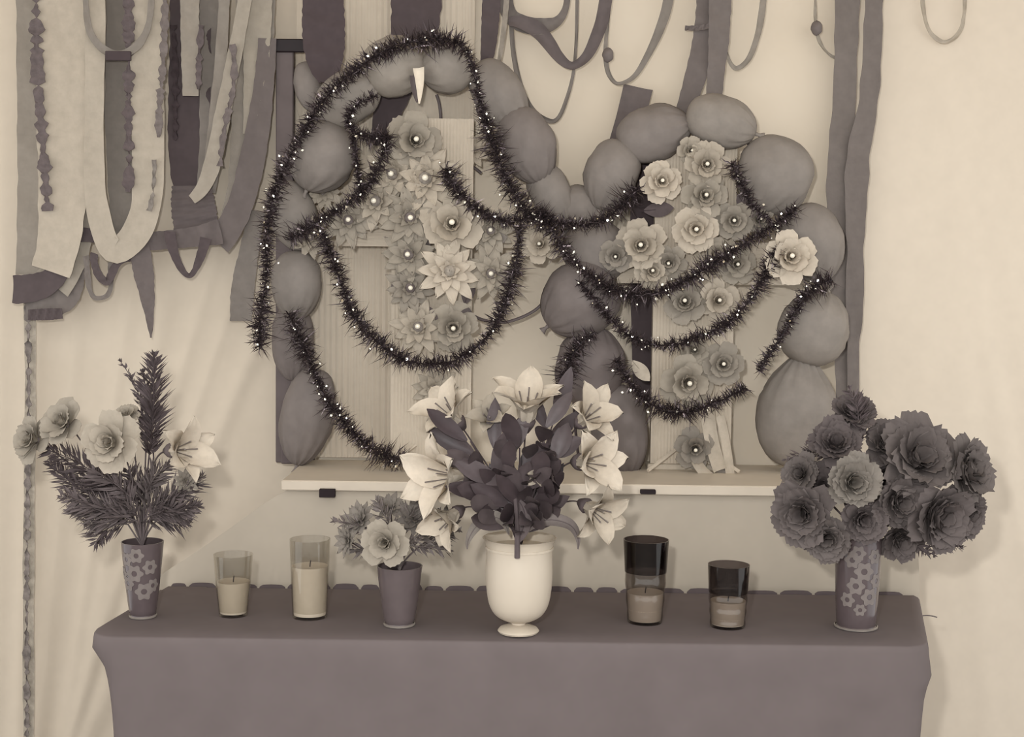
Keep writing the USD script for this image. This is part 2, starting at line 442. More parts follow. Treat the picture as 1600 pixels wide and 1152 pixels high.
st('crepe_streamer', 'medium grey crepe streamer between the dark strip and the slanting pale strip', [(335, -60, 44), (333, 100, 42), (330, 220, 36), (322, 300, 30)], 2.70, 130, group=G1)
st('crepe_streamer', 'wide grey crepe streamer at the right of the upper left cluster', [(400, -60, 60), (396, 100, 58), (388, 200, 52), (378, 290, 44), (352, 372, 36)], 2.69, 146, group=G1)
st('crepe_streamer', 'short pale grey crepe streamer near the top beside the black bracket', [(402, -60, 44), (402, 60, 42), (396, 140, 30), (388, 210, 16)], 2.683, 164, group=G1)
st('crepe_streamer', 'narrow grey crepe streamer just left of the slanting pale one', [(352, -60, 16), (346, 80, 18), (334, 200, 18), (324, 290, 14)], 2.672, 142, group=G1)
st('crepe_streamer', 'dark grey crepe streamer twisting beside the wooden post', [(418, 60, 28), (408, 170, 34), (392, 260, 40), (372, 330, 40), (340, 380, 46)], 2.680, 108, group=G1)
st('crepe_streamer', 'dark bunched ribbon tied across the bottoms of the left streamers', [(170, 388, 18), (230, 378, 28), (290, 372, 30), (345, 362, 40)], 2.672, 104, wave=.003, group=G1)
st('crepe_streamer', 'dark grey mass of crepe below the hooked pale streamer', [(300, 290, 60), (305, 340, 70), (312, 375, 64)], 2.698, 100, group=G1)
st('crepe_streamer', 'dark wavy ribbon sweeping down to the left edge below the streamers', [(20, 452, 44), (70, 444, 40), (98, 415, 30), (118, 368, 24), (150, 370, 20), (164, 388, 14)], 2.675, 84, group=G1)
st('crepe_streamer', 'grey folded strip end under the dark wavy ribbon at far left', [(40, 478, 42), (75, 476, 44), (102, 462, 44), (116, 425, 34), (122, 395, 26)], 2.684, 118, group=G1)
st('crepe_streamer', 'narrow dark strip along the bottom of the folded grey end', [(44, 492, 16), (80, 491, 18), (98, 490, 16)], 2.668, 86, group=G1)
st('ribbon_loop', 'thin grey ribbon loop hanging below the left streamers', [(134, 400, 9), (138, 440, 9), (150, 466, 7), (166, 463, 7), (174, 438, 8), (172, 410, 8)], 2.67, 122, cat='ribbon', n=60)
st('ribbon_loop', 'dark ribbon curl under the pale U loop', [(148, 396, 12), (152, 425, 12), (166, 440, 13), (182, 414, 12), (205, 404, 11)], 2.66, 86, cat='ribbon', n=60)
st('crepe_streamer', 'dark tapering ribbon ending in a point above the left bouquet', [(216, 372, 26), (222, 410, 33), (230, 460, 24), (236, 528, 3)], 2.665, 106, group=G1)
st('ribbon_loop', 'dark open ribbon loop right of the tapering ribbon', [(266, 362, 18), (274, 400, 14), (296, 431, 8), (312, 405, 13), (322, 372, 18)], 2.66, 82, cat='ribbon', n=70)
st('crepe_streamer', 'grey streamer tail hanging free beside the left tinsel', [(402, 330, 26), (390, 390, 30), (380, 450, 36), (377, 502, 34)], 2.695, 128, group=G1)
st('ribbon_loop', 'grey ribbon loop hanging across the top of the pale left streamers', [(133, -40, 10), (138, 40, 10), (152, 68, 12), (185, 86, 13), (214, 72, 12), (233, 35, 10), (238, -40, 10)], 2.645, 138, cat='ribbon', n=80)
q0, q1 = P(166, 95, 2.642), P(206, 81, 2.642)
obj('ribbon_clasp', box(q0[0], q1[0], 2.634, 2.640, q0[2], q1[2], .001), mat(66), label='short dark clasp on the loop across the pale left streamers', cat='clasp')

G2 = 'dark streamers behind the crosses'
st('crepe_streamer', 'broad dark streamer hanging at the upper left of the left arch', [(504, -60, 68), (506, 50, 66), (508, 95, 56), (512, 128, 26)], 2.655, 76, group=G2)
st('crepe_streamer', 'dark streamer hanging behind the peak of the left arch down to its cross', [(650, -60, 76), (647, 50, 72), (625, 125, 52), (602, 190, 40), (596, 228, 26)], 2.71, 78, group=G2)
st('crepe_streamer', 'dark narrow streamer right of the left arch peak', [(769, -60, 28), (765, 50, 26), (758, 112, 16)], 2.70, 84, group=G2)
st('crepe_streamer', 'thin pale streamer beside the dark narrow one at top centre', [(794, -60, 9), (788, 40, 8), (778, 105, 6)], 2.695, 150, group=G2)
st('crepe_streamer', 'dark square topped streamer slanting behind the upper left of the right arch', [(997, 136, 46), (986, 180, 44), (968, 240, 42), (950, 300, 40)], 2.72, 104, group=G2, edge=.0)
st('crepe_streamer', 'dark streamer hanging straight down behind the right cross', [(1015, 235, 46), (1008, 340, 46), (1007, 450, 44), (1007, 540, 40), (1007, 625, 36)], 2.715, 76, group=G2, edge=.01)
st('crepe_streamer', 'dark streamer slanting down left to the top of the right arch', [(1112, -60, 44), (1106, 50, 44), (1088, 115, 34), (1066, 190, 30)], 2.71, 112, group=G2)
st('crepe_streamer', 'dark streamer dropping straight to the top of the right arch', [(1124, -60, 32), (1123, 60, 32), (1118, 120, 26), (1114, 172, 28)], 2.70, 116, group=G2)
st('crepe_streamer', 'long dark streamer right of the right arch, left one of the pair', [(1326, -60, 38), (1322, 60, 37), (1319, 150, 35), (1316, 230, 44), (1316, 320, 50), (1317, 430, 42), (1320, 540, 34), (1322, 660, 32)], 2.71, 120, group=G2, edge=.05)
st('crepe_streamer', 'long dark streamer right of the right arch, right one of the pair', [(1369, -60, 30), (1364, 40, 29), (1355, 170, 31), (1341, 240, 36), (1337, 320, 34), (1336, 400, 26), (1335, 470, 28), (1333, 540, 20), (1333, 600, 18), (1336, 670, 24)], 2.702, 118, group=G2, edge=.08)

def rl(label, pts, Y, v, n=80): return st('ribbon_loop', label, pts, Y, v, cat='ribbon', n=n, edge=.0, curl=.2)
rl('long thin grey ribbon loop hanging between the two arches', [(797, -60, 6), (800, 60, 7), (815, 140, 9), (842, 182, 9), (864, 190, 7), (885, 156, 6), (896, 112, 5), (901, 40, 5), (904, -60, 5)], 2.72, 128)
rl('dark wide ribbon loop at top centre with a flat upper band', [(795, 34, 14), (838, 46, 24), (856, 66, 22), (872, 88, 17), (893, 103, 12), (913, 92, 15), (930, 62, 19), (941, 30, 20), (948, -60, 20)], 2.705, 100)
rl('flat grey crepe band along the top above the dark wide loop', [(790, -20, 30), (800, 28, 24), (840, 42, 26), (870, 34, 16), (885, -20, 12)], 2.712, 120)
rl('grey ribbon loop with a dark knot right of the dark wide loop', [(945, -60, 5), (947, 60, 6), (949, 110, 7), (965, 131, 6), (984, 125, 7), (1010, 90, 10), (1030, 48, 14), (1044, 0, 16), (1048, -60, 16)], 2.71, 134)
rl('small grey ribbon loop right of the streamers over the right arch', [(1128, 55, 5), (1138, 92, 6), (1150, 107, 7), (1165, 98, 8), (1179, 70, 9), (1187, 40, 10), (1194, -60, 10)], 2.715, 148)
rl('faint thin ribbon loop with a dark knot left of the long paired streamers', [(1272, -60, 5), (1275, 45, 5), (1283, 70, 5), (1300, 88, 4), (1310, 92, 4)], 2.725, 160)
rl('faintest thin ribbon loop on the bare wall at upper right', [(1438, -60, 6), (1448, 40, 6), (1462, 60, 6), (1475, 66, 6), (1490, 60, 6), (1503, 40, 6), (1512, -60, 6)], 2.735, 180)
rl('short dark ribbon tab left of the streamers over the right arch', [(1070, 44, 7), (1090, 44, 8), (1110, 40, 8)], 2.70, 110, n=20)
for (px, py, r, Y, lab) in ((950, 86, 9, 2.705, 'dark knot on the grey ribbon loop right of the dark wide loop'), (1276, 44, 9, 2.718, 'dark knot on the faint ribbon loop left of the paired streamers')):
    m = trimesh.creation.icosphere(2, r * PX(Y)); m.vertices *= 1 + .25 * (meshkit.noise(m.vertices * 150)[:, None] - .5); m.vertices[:, 2] *= 1.2
    tt = thing('ribbon_knot', lab, 'knot', P(px, py, Y)); obj('knot', (m.vertices, m.faces), mat(110), tt, smooth=True)

def string(label, pts, Y, v, w, name='thin_wire'):
    obj(name, tube(px_path(pts, Y), w * PX(Y) / 2, 6, 50), mat(v, rough=.5), label=label, cat='wire')
string('thin dark wire dangling from the top of the left cross', [(682, 148), (689, 190), (693, 225), (708, 242), (730, 255), (752, 271)], 2.715, 95, 5)
string('thin dark wire strung between the left cross and the right arch', [(728, 485), (755, 500), (785, 504), (815, 496), (842, 480), (856, 460)], 2.66, 92, 5)

obj('loose_thread', tube(np.array([P(1428, 968, 2.36), P(1446, 962, 2.36), P(1464, 965, 2.36)]), .0013, 6, 10), mat(110), label='short dark loose thread at the right back corner of the table', cat='thread')

# mottled ruffled ribbon at the far left edge
t = thing('mottled_ribbon', 'narrow mottled ruffled ribbon running down the far left edge', 'ribbon', P(47, 430, 2.70))
obj('strip', ribbon3(px_path([(46, 430), (48, 600), (46, 800), (45, 1000), (46, 1200)], 2.70), [18 * PX(2.7)] * 5, wave=.002, n=120), mat(165, var=.3, scale=60), t, world=True)
obj('ruffled_edge', frill([(44, 440), (46, 600), (44, 800), (43, 1000), (44, 1200)], 2.695, 5 * PX(2.7), n=170, amp=.9, seed=4), mat(118, var=.5, scale=70), t, world=True)

# ------------------------------------------------------------------ crosses
def pleated_board(x0, x1, y0, y1, z0, z1, pitch, amp, vertical=True):
    """a board faced with finely pleated paper: the front is a real zigzag"""
    L = (x1 - x0) if vertical else (z1 - z0)
    n = max(8, int(L / pitch) * 2 + 1)
    a = np.linspace(0, 1, n); d = np.where(np.arange(n) % 2 == 0, 0, amp); d[0] = d[-1] = amp
    if vertical:
        X = x0 + a * (x1 - x0)
        V = np.stack([np.stack([X, y0 + d, np.full(n, z)], -1) for z in (z1, z0)], 1)
    else:
        Z = z1 + a * (z0 - z1)
        V = np.stack([np.stack([np.full(n, x), y0 + d, Z], -1) for x in (x0, x1)], 0)
    v, f = solid_grid(V, np.array([0, 0, 0]))
    n2 = len(v) // 2; v[n2:, 1] = y1
    return v, f
PAPER = mat(196, var=.05, scale=50)
def cross(label, xc_px, ybase_px, half, ytop_px, arm, arm_y, Y, feet=True, skew=0):
    s = PX(Y); base = P(xc_px, ybase_px, Y); base[2] = ZS
    zt = P(xc_px, ytop_px, Y)[2]
    t = thing('flower_cross', label, 'cross', base)
    obj('upright', pleated_board(base[0] - half * s, base[0] + half * s, Y, Y + .022, ZS + .012, zt, .0062, .0012), PAPER, t, world=True, smooth=False)
    z0 = P(xc_px, arm_y[1], Y)[2]; z1 = P(xc_px, arm_y[0], Y)[2]
    xa = P(arm[0], arm_y[0], Y)[0]; xb = P(arm[1], arm_y[0], Y)[0]
    obj('crossbar', pleated_board(xa, base[0] - half * s, Y + .002, Y + .02, z0, z1, .0065, .0012, False), PAPER, t, world=True, smooth=False)
    obj('crossbar', pleated_board(base[0] + half * s, xb, Y + .002, Y + .02, z0, z1, .0065, .0012, False), PAPER, t, world=True, smooth=False)
    obj('base_block', box(base[0] - half * s * 1.08, base[0] + half * s * 1.08, Y - .012, Y + .035, ZS, ZS + .012), mat(185), t, world=True)
    for sg in (-1, 1):
        x0 = base[0] + sg * half * s * .35; x1 = base[0] + sg * half * s * 1.12
        obj('foot', tube([(x0, Y - .014, ZS + .045), ((x0 + x1) / 2, Y - .03, ZS + .024), (x1, Y - .05, ZS + .004)], [.0035, .004, .004], 6, 10), mat(192), t, world=True)
    return t
cross('white pleated paper cross at left under the big pale flowers', 672, 752, 63, 185, (525, 835), (322, 386), 2.66)
cross('white pleated paper cross at right with roses and trailing paper tails', 1078, 756, 63, 225, (965, 1235), (378, 444), 2.66)

# wire arches that hold the balloons
def arch(label, pts):
    Y = 2.715
    p = px_path(pts, Y); p[0][2] = p[-1][2] = ZS + .003
    obj('wire_arch', tube(p, .003, 8, 120), mat(70, rough=.45), label=label, cat='arch')
arch('thin dark wire arch carrying the balloons around the left cross', [(490, 748), (474, 640), (462, 540), (460, 440), (458, 335), (500, 235), (545, 150), (615, 98), (690, 95), (765, 130), (815, 215), (855, 300), (888, 400), (895, 560), (905, 748)])
arch('thin dark wire arch carrying the balloons around the right cross', [(975, 748), (968, 660), (925, 565), (902, 470), (925, 380), (958, 275), (1025, 205), (1120, 192), (1208, 275), (1268, 378), (1275, 510), (1245, 640), (1235, 748)])

# ------------------------------------------------------------------ balloons
GB = 'half inflated balloons on the arches'
def balloon(label, px, py, rx, ry, ang, v, Y=2.655, neck=.35, sag=.0, wr=.10):
    """ang: degrees of the mouth direction, 0 = down, 90 = right"""
    s = PX(Y); a, b = rx * 1.10 * s, ry * 1.08 * s
    dep = min(a, b) * .80
    u = np.linspace(0, np.pi, 22)
    prof = []
    for q in u:                                   # z from mouth (-) to crown (+)
        z = -math.cos(q); r = math.sin(q) ** .74
        if z < 0: r *= 1 - neck * (-z) ** 2.2
        prof.append((max(r, .045), z))
    prof[-1] = (0.0005, 1.0)
    seed = px * 7 + py
    def wob(V, aa):
        z = V[..., 2]
        g = np.clip(-z, 0, 1) ** 1.5
        k = 1 + .16 * g * np.sin(aa * 13 + seed)[None] + wr * (meshkit.fbm(V * 2.2 + seed, 3) - .5) * 2
        V[..., 0] *= k; V[..., 1] *= k
        return V
    body = lathe(prof, 36, wob)
    S = np.diag([a, dep, b])
    th = math.radians(ang)
    R = np.array([[math.cos(th), 0, -math.sin(th)], [0, 1, 0], [math.sin(th), 0, math.cos(th)]])
    c = P(px, py, Y)
    t = thing('balloon', label, 'balloon', c, GB)
    bm = mat(v, rough=.6, spec=.2, var=.13, scale=26, bump=.3)
    obj('skin', (body[0] @ (R @ S).T, body[1]), bm, t, smooth=True)
    nk = lathe([(.0035, 0), (.0045, -.003), (.0032, -.006), (.0045, -.010), (.0075, -.016), (.0080, -.0175), (.0060, -.0165), (.002, -.012)], 12)
    M = M4(R, R @ np.array([0, 0, -b * .985]))
    obj('knot', tfm(nk, M), bm, t, smooth=True)

B = balloon
B('dull grey balloon halfway up the left side of the left arch', 463, 446, 36, 50, 0, 128)
B('grey balloon on the left arch just below the round balloon with a sparkle', 458, 338, 34, 52, 20, 130, 2.66)
B('round dark grey balloon at the upper left of the left arch', 503, 246, 48, 52, -25, 126, 2.645)
B('grey balloon tilted on the left arch between the round one and the peak', 545, 152, 38, 52, 125, 136, 2.65)
B('pale grey balloon left of the peak of the left arch', 617, 103, 42, 46, 100, 146, 2.645)
B('grey balloon right of the peak of the left arch', 697, 103, 39, 39, -70, 140, 2.645)
B('grey balloon leaning at the upper right shoulder of the left arch', 780, 150, 36, 56, 32, 128, 2.66)
B('dark grey balloon on the right side of the left arch below the shoulder', 824, 228, 40, 56, 20, 118, 2.65)
B('drooping grey balloon at the lower right of the left arch near the tinsel knot', 862, 305, 30, 52, 28, 128, 2.668)
B('small grey balloon half hidden under the broad dark streamer', 482, 136, 20, 36, 10, 124, 2.69, neck=.5)
B('long grey balloon hanging at the bottom left of the left arch above the shelf', 480, 652, 38, 72, -12, 116, 2.655)
B('slack dark balloon under the tinsel on the lower left of the left arch', 458, 535, 30, 56, 0, 112, 2.675)
B('dark grey balloon at the upper left of the right arch below the square topped streamer', 1022, 208, 40, 54, 108, 122, 2.655)
B('pale grey balloon at the peak of the right arch', 1127, 191, 37, 52, 72, 136, 2.645)
B('large round speckled balloon at the upper right of the right arch', 1208, 275, 54, 57, -20, 130, 2.645)
B('large grey balloon on the right side of the right arch behind the white rose', 1268, 380, 46, 58, 20, 128, 2.66)
B('smooth grey balloon on the right side of the right arch below the tinsel end', 1272, 512, 50, 55, 160, 134, 2.645)
B('big slack pear shaped balloon at the lower right of the right arch', 1244, 642, 56, 82, 176, 132, 2.65, neck=.55)
B('grey balloon leaning on the left shoulder of the right arch', 955, 274, 38, 52, -18, 126, 2.655)
B('grey balloon at the meeting of the two arches beside the tinsel crossing', 905, 328, 36, 34, -30, 126, 2.68)
B('dark grey slack balloon at the left end of the right crossbar', 932, 392, 44, 50, 60, 124, 2.672)
B('large dark balloon between the two crosses under the heavy tinsel', 905, 470, 54, 58, -50, 112, 2.65)
B('dark balloon between the crosses below the large dark one', 922, 572, 50, 58, 170, 106, 2.655)
B('tall dark balloon standing on the shelf between the lilies and the right cross', 968, 678, 40, 72, 4, 112, 2.655)

# ------------------------------------------------------------------ tinsel garlands
TINSEL = mat(72, rough=.30, spec=.5, metal=.6, var=.5, scale=160)
SPANG = mat(245, rough=.16, metal=1., var=.0)
CORE = mat(45, rough=.5)
def garland(label, pts, Y=2.585, fat=11, dens=1.0, seed=0, spang=1.0):
    r = np.random.default_rng(seed + 50)
    p3 = np.array([P(q[0], q[1], Y + (q[2] if len(q) > 2 else 0)) for q in pts])
    d = np.linalg.norm(np.diff(p3, axis=0), axis=1).sum()
    n = max(20, int(d / .004)); p = spline(p3, n)
    t = thing('tinsel_garland', label, 'garland', p[0], 'dark tinsel garlands')
    obj('core', tube(p, .0012, 5), CORE, t, world=True)
    m = int(d / .00030 * dens); s = PX(Y)
    k = r.uniform(0, n - 1.001, m); i = k.astype(int); b = p[i] + (p[i + 1] - p[i]) * (k - i)[:, None]
    dirs = r.normal(size=(m, 3)); dirs[:, 1] *= .8
    tg = np.gradient(p, axis=0)[i]; tg /= np.linalg.norm(tg, axis=1, keepdims=True)
    dirs -= .6 * (dirs * tg).sum(1)[:, None] * tg
    dirs /= np.linalg.norm(dirs, axis=1, keepdims=True)
    clump = .55 + .9 * meshkit.noise(np.stack([k * .06, k * 0, k * 0 + seed], -1))
    L = fat * 1.55 * s * r.uniform(.45, 1.25, m) * clump
    sd = np.cross(dirs, r.normal(size=(m, 3))); sd /= np.linalg.norm(sd, axis=1, keepdims=True)
    w = .0011
    bend = r.normal(size=(m, 3)) * .25
    mid = b + dirs * L[:, None] * .55; tip = b + (dirs + bend) * L[:, None]
    V = np.stack([b - sd * w, b + sd * w, mid + sd * w, mid - sd * w, tip], 1).reshape(-1, 3)
    o = np.arange(m)[:, None] * 5
    F = np.vstack([o + [0, 1, 2], o + [0, 2, 3], o + [3, 2, 4]])
    obj('tinsel', (V, F), TINSEL, t, smooth=False, world=True, kind='stuff')
    # little mirror flakes caught in the tinsel
    m2 = int(d / .021 * spang)
    k = r.uniform(0, n - 1.001, m2); i = k.astype(int)
    b = p[i] + r.normal(size=(m2, 3)) * fat * s * .6; b[:, 1] = p[i][:, 1] - fat * s * r.uniform(.3, .75, m2)
    tocam = C + np.array([-.15, 0, .17]) - b; tocam /= np.linalg.norm(tocam, axis=1, keepdims=True)
    nr = tocam + r.normal(size=(m2, 3)) * .17; nr /= np.linalg.norm(nr, axis=1, keepdims=True)
    a1 = np.cross(nr, r.normal(size=(m2, 3))); a1 /= np.linalg.norm(a1, axis=1, keepdims=True); a2 = np.cross(nr, a1)
    sz = r.uniform(.0010, .0034, m2)[:, None]
    V = np.stack([b + a1 * sz, b + a2 * sz * .8, b - a1 * sz, b - a2 * sz * .8, b - nr * sz * .3], 1).reshape(-1, 3)
    o = np.arange(m2)[:, None] * 5
    F = np.vstack([o + [0, 1, 2], o + [0, 2, 3], o + [1, 0, 4], o + [2, 1, 4], o + [3, 2, 4], o + [0, 3, 4]])
    obj('spangles', (V, F), SPANG, t, smooth=False, world=True, kind='stuff', label='bright sparkling flakes')

garland('dark tinsel garland down the outer left side of the left arch from its peak', [(660, 62), (600, 80), (545, 118), (503, 160), (475, 205), (448, 255), (428, 305), (418, 365), (416, 430), (408, 490), (406, 545)], seed=1, fat=13)
garland('dark tinsel garland down the right side of the left arch to the crossing', [(655, 72), (700, 62), (733, 90), (748, 150), (765, 205), (785, 265), (805, 305), (830, 334), (850, 345)], seed=2, fat=12, spang=1.6)
garland('dark tinsel swag from the left arch inner edge across the upper flowers at left', [(590, 150), (545, 195), (575, 215), (604, 215), (592, 260), (568, 298), (525, 330), (480, 358), (452, 375)], seed=3, fat=11)
garland('short dark tinsel swag right of the upper flowers of the left cross', [(696, 262), (715, 298), (748, 328), (790, 345), (832, 338)], seed=4, fat=12)
garland('deep dark tinsel swag hanging below the crossbar of the left cross', [(500, 362), (518, 400), (535, 450), (558, 500), (592, 536), (640, 565), (692, 568), (742, 545), (775, 503), (796, 450), (808, 400), (812, 352)], seed=5, fat=11)
garland('dark tinsel garland slanting from the left arch down to the shelf beside the lilies', [(450, 490), (465, 520), (490, 580), (512, 625), (548, 672), (590, 706), (640, 722)], seed=6, fat=13, Y=2.59, spang=1.6)
garland('dark tinsel from the crossing up along the left side of the right arch', [(840, 328), (865, 345), (905, 352), (948, 340), (975, 318), (995, 295)], seed=7, fat=12)
garland('heavy dark tinsel running from the crossing down across the right crossbar', [(838, 330), (862, 358), (882, 392), (915, 425), (955, 452), (1000, 462), (1050, 450), (1095, 425), (1140, 395), (1190, 365), (1245, 325)], seed=8, fat=13, spang=1.8)
garland('long dark tinsel swag below the crossbar of the right cross', [(905, 440), (930, 470), (960, 505), (1000, 534), (1045, 540), (1095, 525), (1140, 502), (1172, 468), (1196, 425), (1218, 385)], seed=9, fat=11)
garland('lowest dark tinsel swag on the right cross', [(962, 560), (985, 600), (1015, 630), (1050, 645), (1095, 638), (1135, 622), (1165, 606)], seed=10, fat=12)
garland('dark tinsel tail slanting down the right inside of the right arch', [(1300, 438), (1262, 458), (1240, 490), (1222, 525), (1205, 550), (1186, 580)], seed=11, fat=11)
garland('short dark tinsel piece on the dark balloons between the crosses', [(930, 520), (905, 540), (888, 570), (880, 610)], seed=12, fat=12)
garland('short dark tinsel on the upper right inside of the right arch', [(1142, 255), (1160, 290), (1175, 318), (1205, 345)], seed=13, fat=9, spang=.6)

garland('short thin dark tinsel hanging right of the round balloon of the left arch', [(550, 212), (557, 248), (560, 282), (566, 306)], seed=14, fat=8, spang=.5)

# ------------------------------------------------------------------ flowers
def petal(phi, th0, th1, L, W, tip=.0, frl=.0, curl=.0, rho0=.08, nu=7, nv=8, r=None, cup=.25, z0=0.):
    """a petal growing from the axis z: leans from th0 (base) to th1 (tip) degrees off the axis"""
    r = r or np.random.default_rng(0)
    v = np.linspace(0, 1, nv); th = np.radians(th0 + (th1 - th0) * v + curl * np.clip(v - .7, 0, 1) / .3)
    ds = L / (nv - 1)
    rho = rho0 * L + np.r_[0, np.cumsum(np.sin(th[:-1]) * ds)]; z = z0 + np.r_[0, np.cumsum(np.cos(th[:-1]) * ds)]
    if tip: w = W * np.sin(np.pi * np.clip(.06 + .94 * v, 0, 1)) ** .75 + .03 * W * (1 - v)
    else: w = W * (.25 + .75 * np.sin(np.pi * .5 * np.clip(v * 1.25, 0, 1))) * np.where(v > .85, 1 - .28 * ((v - .85) / .15) ** 2, 1)
    u = np.linspace(-1, 1, nu)
    X = np.zeros((nv, nu, 3))
    for j in range(nv):
        lat = u * w[j] * .5
        rad = max(rho[j], .3 * W)
        a = lat / rad
        X[j, :, 0] = rho[j] + (np.cos(a) - 1) * rad * (1 - cup * 0)
        X[j, :, 1] = np.sin(a) * rad
        X[j, :, 2] = z[j] + cup * (lat ** 2) / max(W, 1e-6) * math.sin(th[j])
        if frl: 
            X[j, :, 2] += frl * L * v[j] ** 2 * np.sin(u * 9 + r.uniform(0, 6)) * .5
            X[j, :, 0] += frl * L * (v[j] > .9) * np.where(np.arange(nu) % 2 == 0, .35, -.25)
    X += r.normal(size=X.shape) * .006 * L
    c, s = math.cos(phi), math.sin(phi)
    X = X @ np.array([[c, -s, 0], [s, c, 0], [0, 0, 1]]).T
    nrm = np.array([0, 0, -.0006])
    return solid_grid(X, nrm)

def rose_petals(R, r, k=1.0):
    out = []
    for (n, t0, t1, L, W, cu) in ((3, 2, 8, .55, .50, 0), (4, 12, 26, .72, .62, 10), (5, 30, 52, .88, .74, 22), (6, 55, 84, 1.0, .85, 25)):
        o = r.uniform(0, 6.28)
        for i in range(n):
            out.append(petal(o + i * 2 * math.pi / n + r.normal() * .12, t0 + r.normal() * 4, t1 + r.normal() * 7, L * R * r.uniform(.92, 1.06), W * R, curl=cu, r=r, rho0=.05, z0=.02 * R * (4 - n), frl=.05))
    return out

def open_petals(R, r, n=11):                     # flat feathery flower (dahlia like)
    out = []
    for (m, t0, t1, L, W) in ((n, 60, 88, 1.0, .42), (n - 2, 42, 70, .8, .36), (n - 4, 20, 45, .55, .30)):
        o = r.uniform(0, 6.28)
        for i in range(m):
            out.append(petal(o + i * 2 * math.pi / m, t0 + r.normal() * 5, t1 + r.normal() * 9, L * R * r.uniform(.88, 1.1), W * R, tip=1, r=r, rho0=.04, frl=.06))
    return out

def carn_petals(R, r, n=26):
    out = []
    for i in range(n):
        q = (i + .5) / n; th = 8 + 80 * q ** .8
        out.append(petal(i * 2.399, th * .6 + r.normal() * 5, th + r.normal() * 10, R * (.75 + .3 * q) * r.uniform(.85, 1.1), R * .80, r=r, frl=.07, nu=9, nv=6, rho0=.03))
    return out

def lily_petals(R, r, open_=1.):
    return [petal(i * math.pi / 3 + r.normal() * .05, 14, (62 if i % 2 else 74) * open_ + r.normal() * 6, R * r.uniform(.95, 1.08), R * (.62 if i % 2 else .50), tip=1, r=r, rho0=.05, curl=35, z0=.0 if i % 2 else -.004, frl=.05, nv=10, cup=.6) for i in range(6)]

def leaf(L, W, r, bend=25):
    nv, nu = 9, 5
    v = np.linspace(0, 1, nv); a = np.radians(bend) * v
    z = np.cumsum(np.cos(a)) * L / nv; x = np.cumsum(np.sin(a)) * L / nv
    w = W * np.sin(np.pi * np.clip(.03 + .97 * v, 0, 1)) ** .8 + .001
    u = np.linspace(-1, 1, nu)
    X = np.stack([x[:, None] - .25 * np.abs(u)[None] * w[:, None] * .5 + r.normal(size=(nv, nu)) * .01 * W, u[None] * w[:, None] * .5, np.repeat(z[:, None], nu, 1)], -1)
    return solid_grid(X, np.array([-.0006, 0, 0]))

BEAD = mat(245, rough=.08, spec=.8, var=0.)
_proto = {}
FG = 'paper flowers on the crosses'
def flower(kind, name, label, cat, px, py, r_px, v, Y, face=(0, -1, 0), group=None, spin=None, bead=True, variant=0):
    """copies share a first flower of the same kind, tone and variant"""
    R = r_px * (1.12 if px < 860 else 1.04) * PX(Y); key = (kind, v, variant, bead)
    rr = np.random.default_rng(int(px * 3 + py))
    face = np.asarray(face, float) + rr.normal(size=3) * .10
    M = M4(frame(face, spin=rr.uniform(0, 6.28) if spin is None else spin), P(px, py, Y), R / .04)
    if key in _proto: return copy_of(_proto[key], name, label, cat, M, group)
    t = thing(name, label, cat, M, group)
    g = np.random.default_rng(len(_proto) * 13 + 5)
    f = {'rose': rose_petals, 'open': open_petals, 'carn': carn_petals, 'lily': lily_petals}[kind]
    pm = mat(v, rough=.85, spec=.15, var=.08, scale=80, trans=.15)
    for m in f(.04, g): obj('petal', m, pm, t, smooth=True)
    if bead:
        s = trimesh.creation.icosphere(2, .0035)
        obj('bead', (s.vertices + [0, 0, .026 if kind != 'open' else .02], s.faces), BEAD, t, smooth=True, label='bright centre bead')
    if kind == 'open':
        d = lathe([(.0005, .016), (.006, .015), (.008, .011), (.006, .005), (.0005, .004)], 14)
        obj('flower_centre', d, mat(max(v - 55, 60), var=.4, scale=300), t, smooth=True)
    _proto[key] = t
    return t

YF = 2.632
def rose(label, px, py, r, v, Y=YF, var=0, kind='rose', face=(0, -1, 0), bead=True):
    return flower(kind, 'paper_rose' if kind == 'rose' else 'paper_flower', label, 'flower', px, py, r, v, Y, face=face, group=FG, variant=var, bead=bead)
# right cross
rose('bright white paper rose at the upper left of the right cross', 1033, 285, 34, 204)
rose('pale paper rose at the very top of the right cross under the peak balloon', 1102, 258, 36, 184, var=1)
rose('small pale paper rosebud above the top rose of the right cross', 1078, 236, 22, 176, var=2)
rose('grey paper rose under the top rose of the right cross', 1100, 306, 36, 168)
rose('grey paper rose at right of the middle of the right cross', 1146, 345, 32, 160, var=1)
rose('bright paper rose in the middle of the right cross', 1086, 358, 38, 200, var=1)
rose('pale paper rose on the left arm of the right cross', 1002, 384, 40, 186, var=2)
rose('white paper rose on the right balloon at the tip of the right crossbar', 1232, 404, 42, 206, Y=2.60, var=2)
rose('grey paper rose on the right arm of the right cross below the tinsel', 1150, 412, 32, 164)
rose('grey paper rose low in the centre of the right crossbar', 1045, 410, 28, 160, var=2)
rose('pale paper rose left of the right cross centre beside the left arm rose', 1018, 425, 30, 184, var=1)
rose('grey paper rose hanging below the right crossbar left of centre', 1070, 474, 36, 158, var=1)
rose('pale paper rose hanging below the right crossbar right of centre', 1120, 470, 34, 188)
rose('large pale paper rose in the lowest tinsel swag of the right cross', 1072, 596, 44, 172, var=1)
rose('grey paper rose beside the large rose in the lowest swag of the right cross', 1128, 570, 34, 158)
rose('grey paper rose near the foot of the right cross', 1086, 700, 34, 150, var=2)
rose('dim paper rosebud at the left tip of the right crossbar', 962, 400, 26, 152)
rose('paper rosebud between the lower swags of the right cross', 1085, 548, 24, 166, var=2)
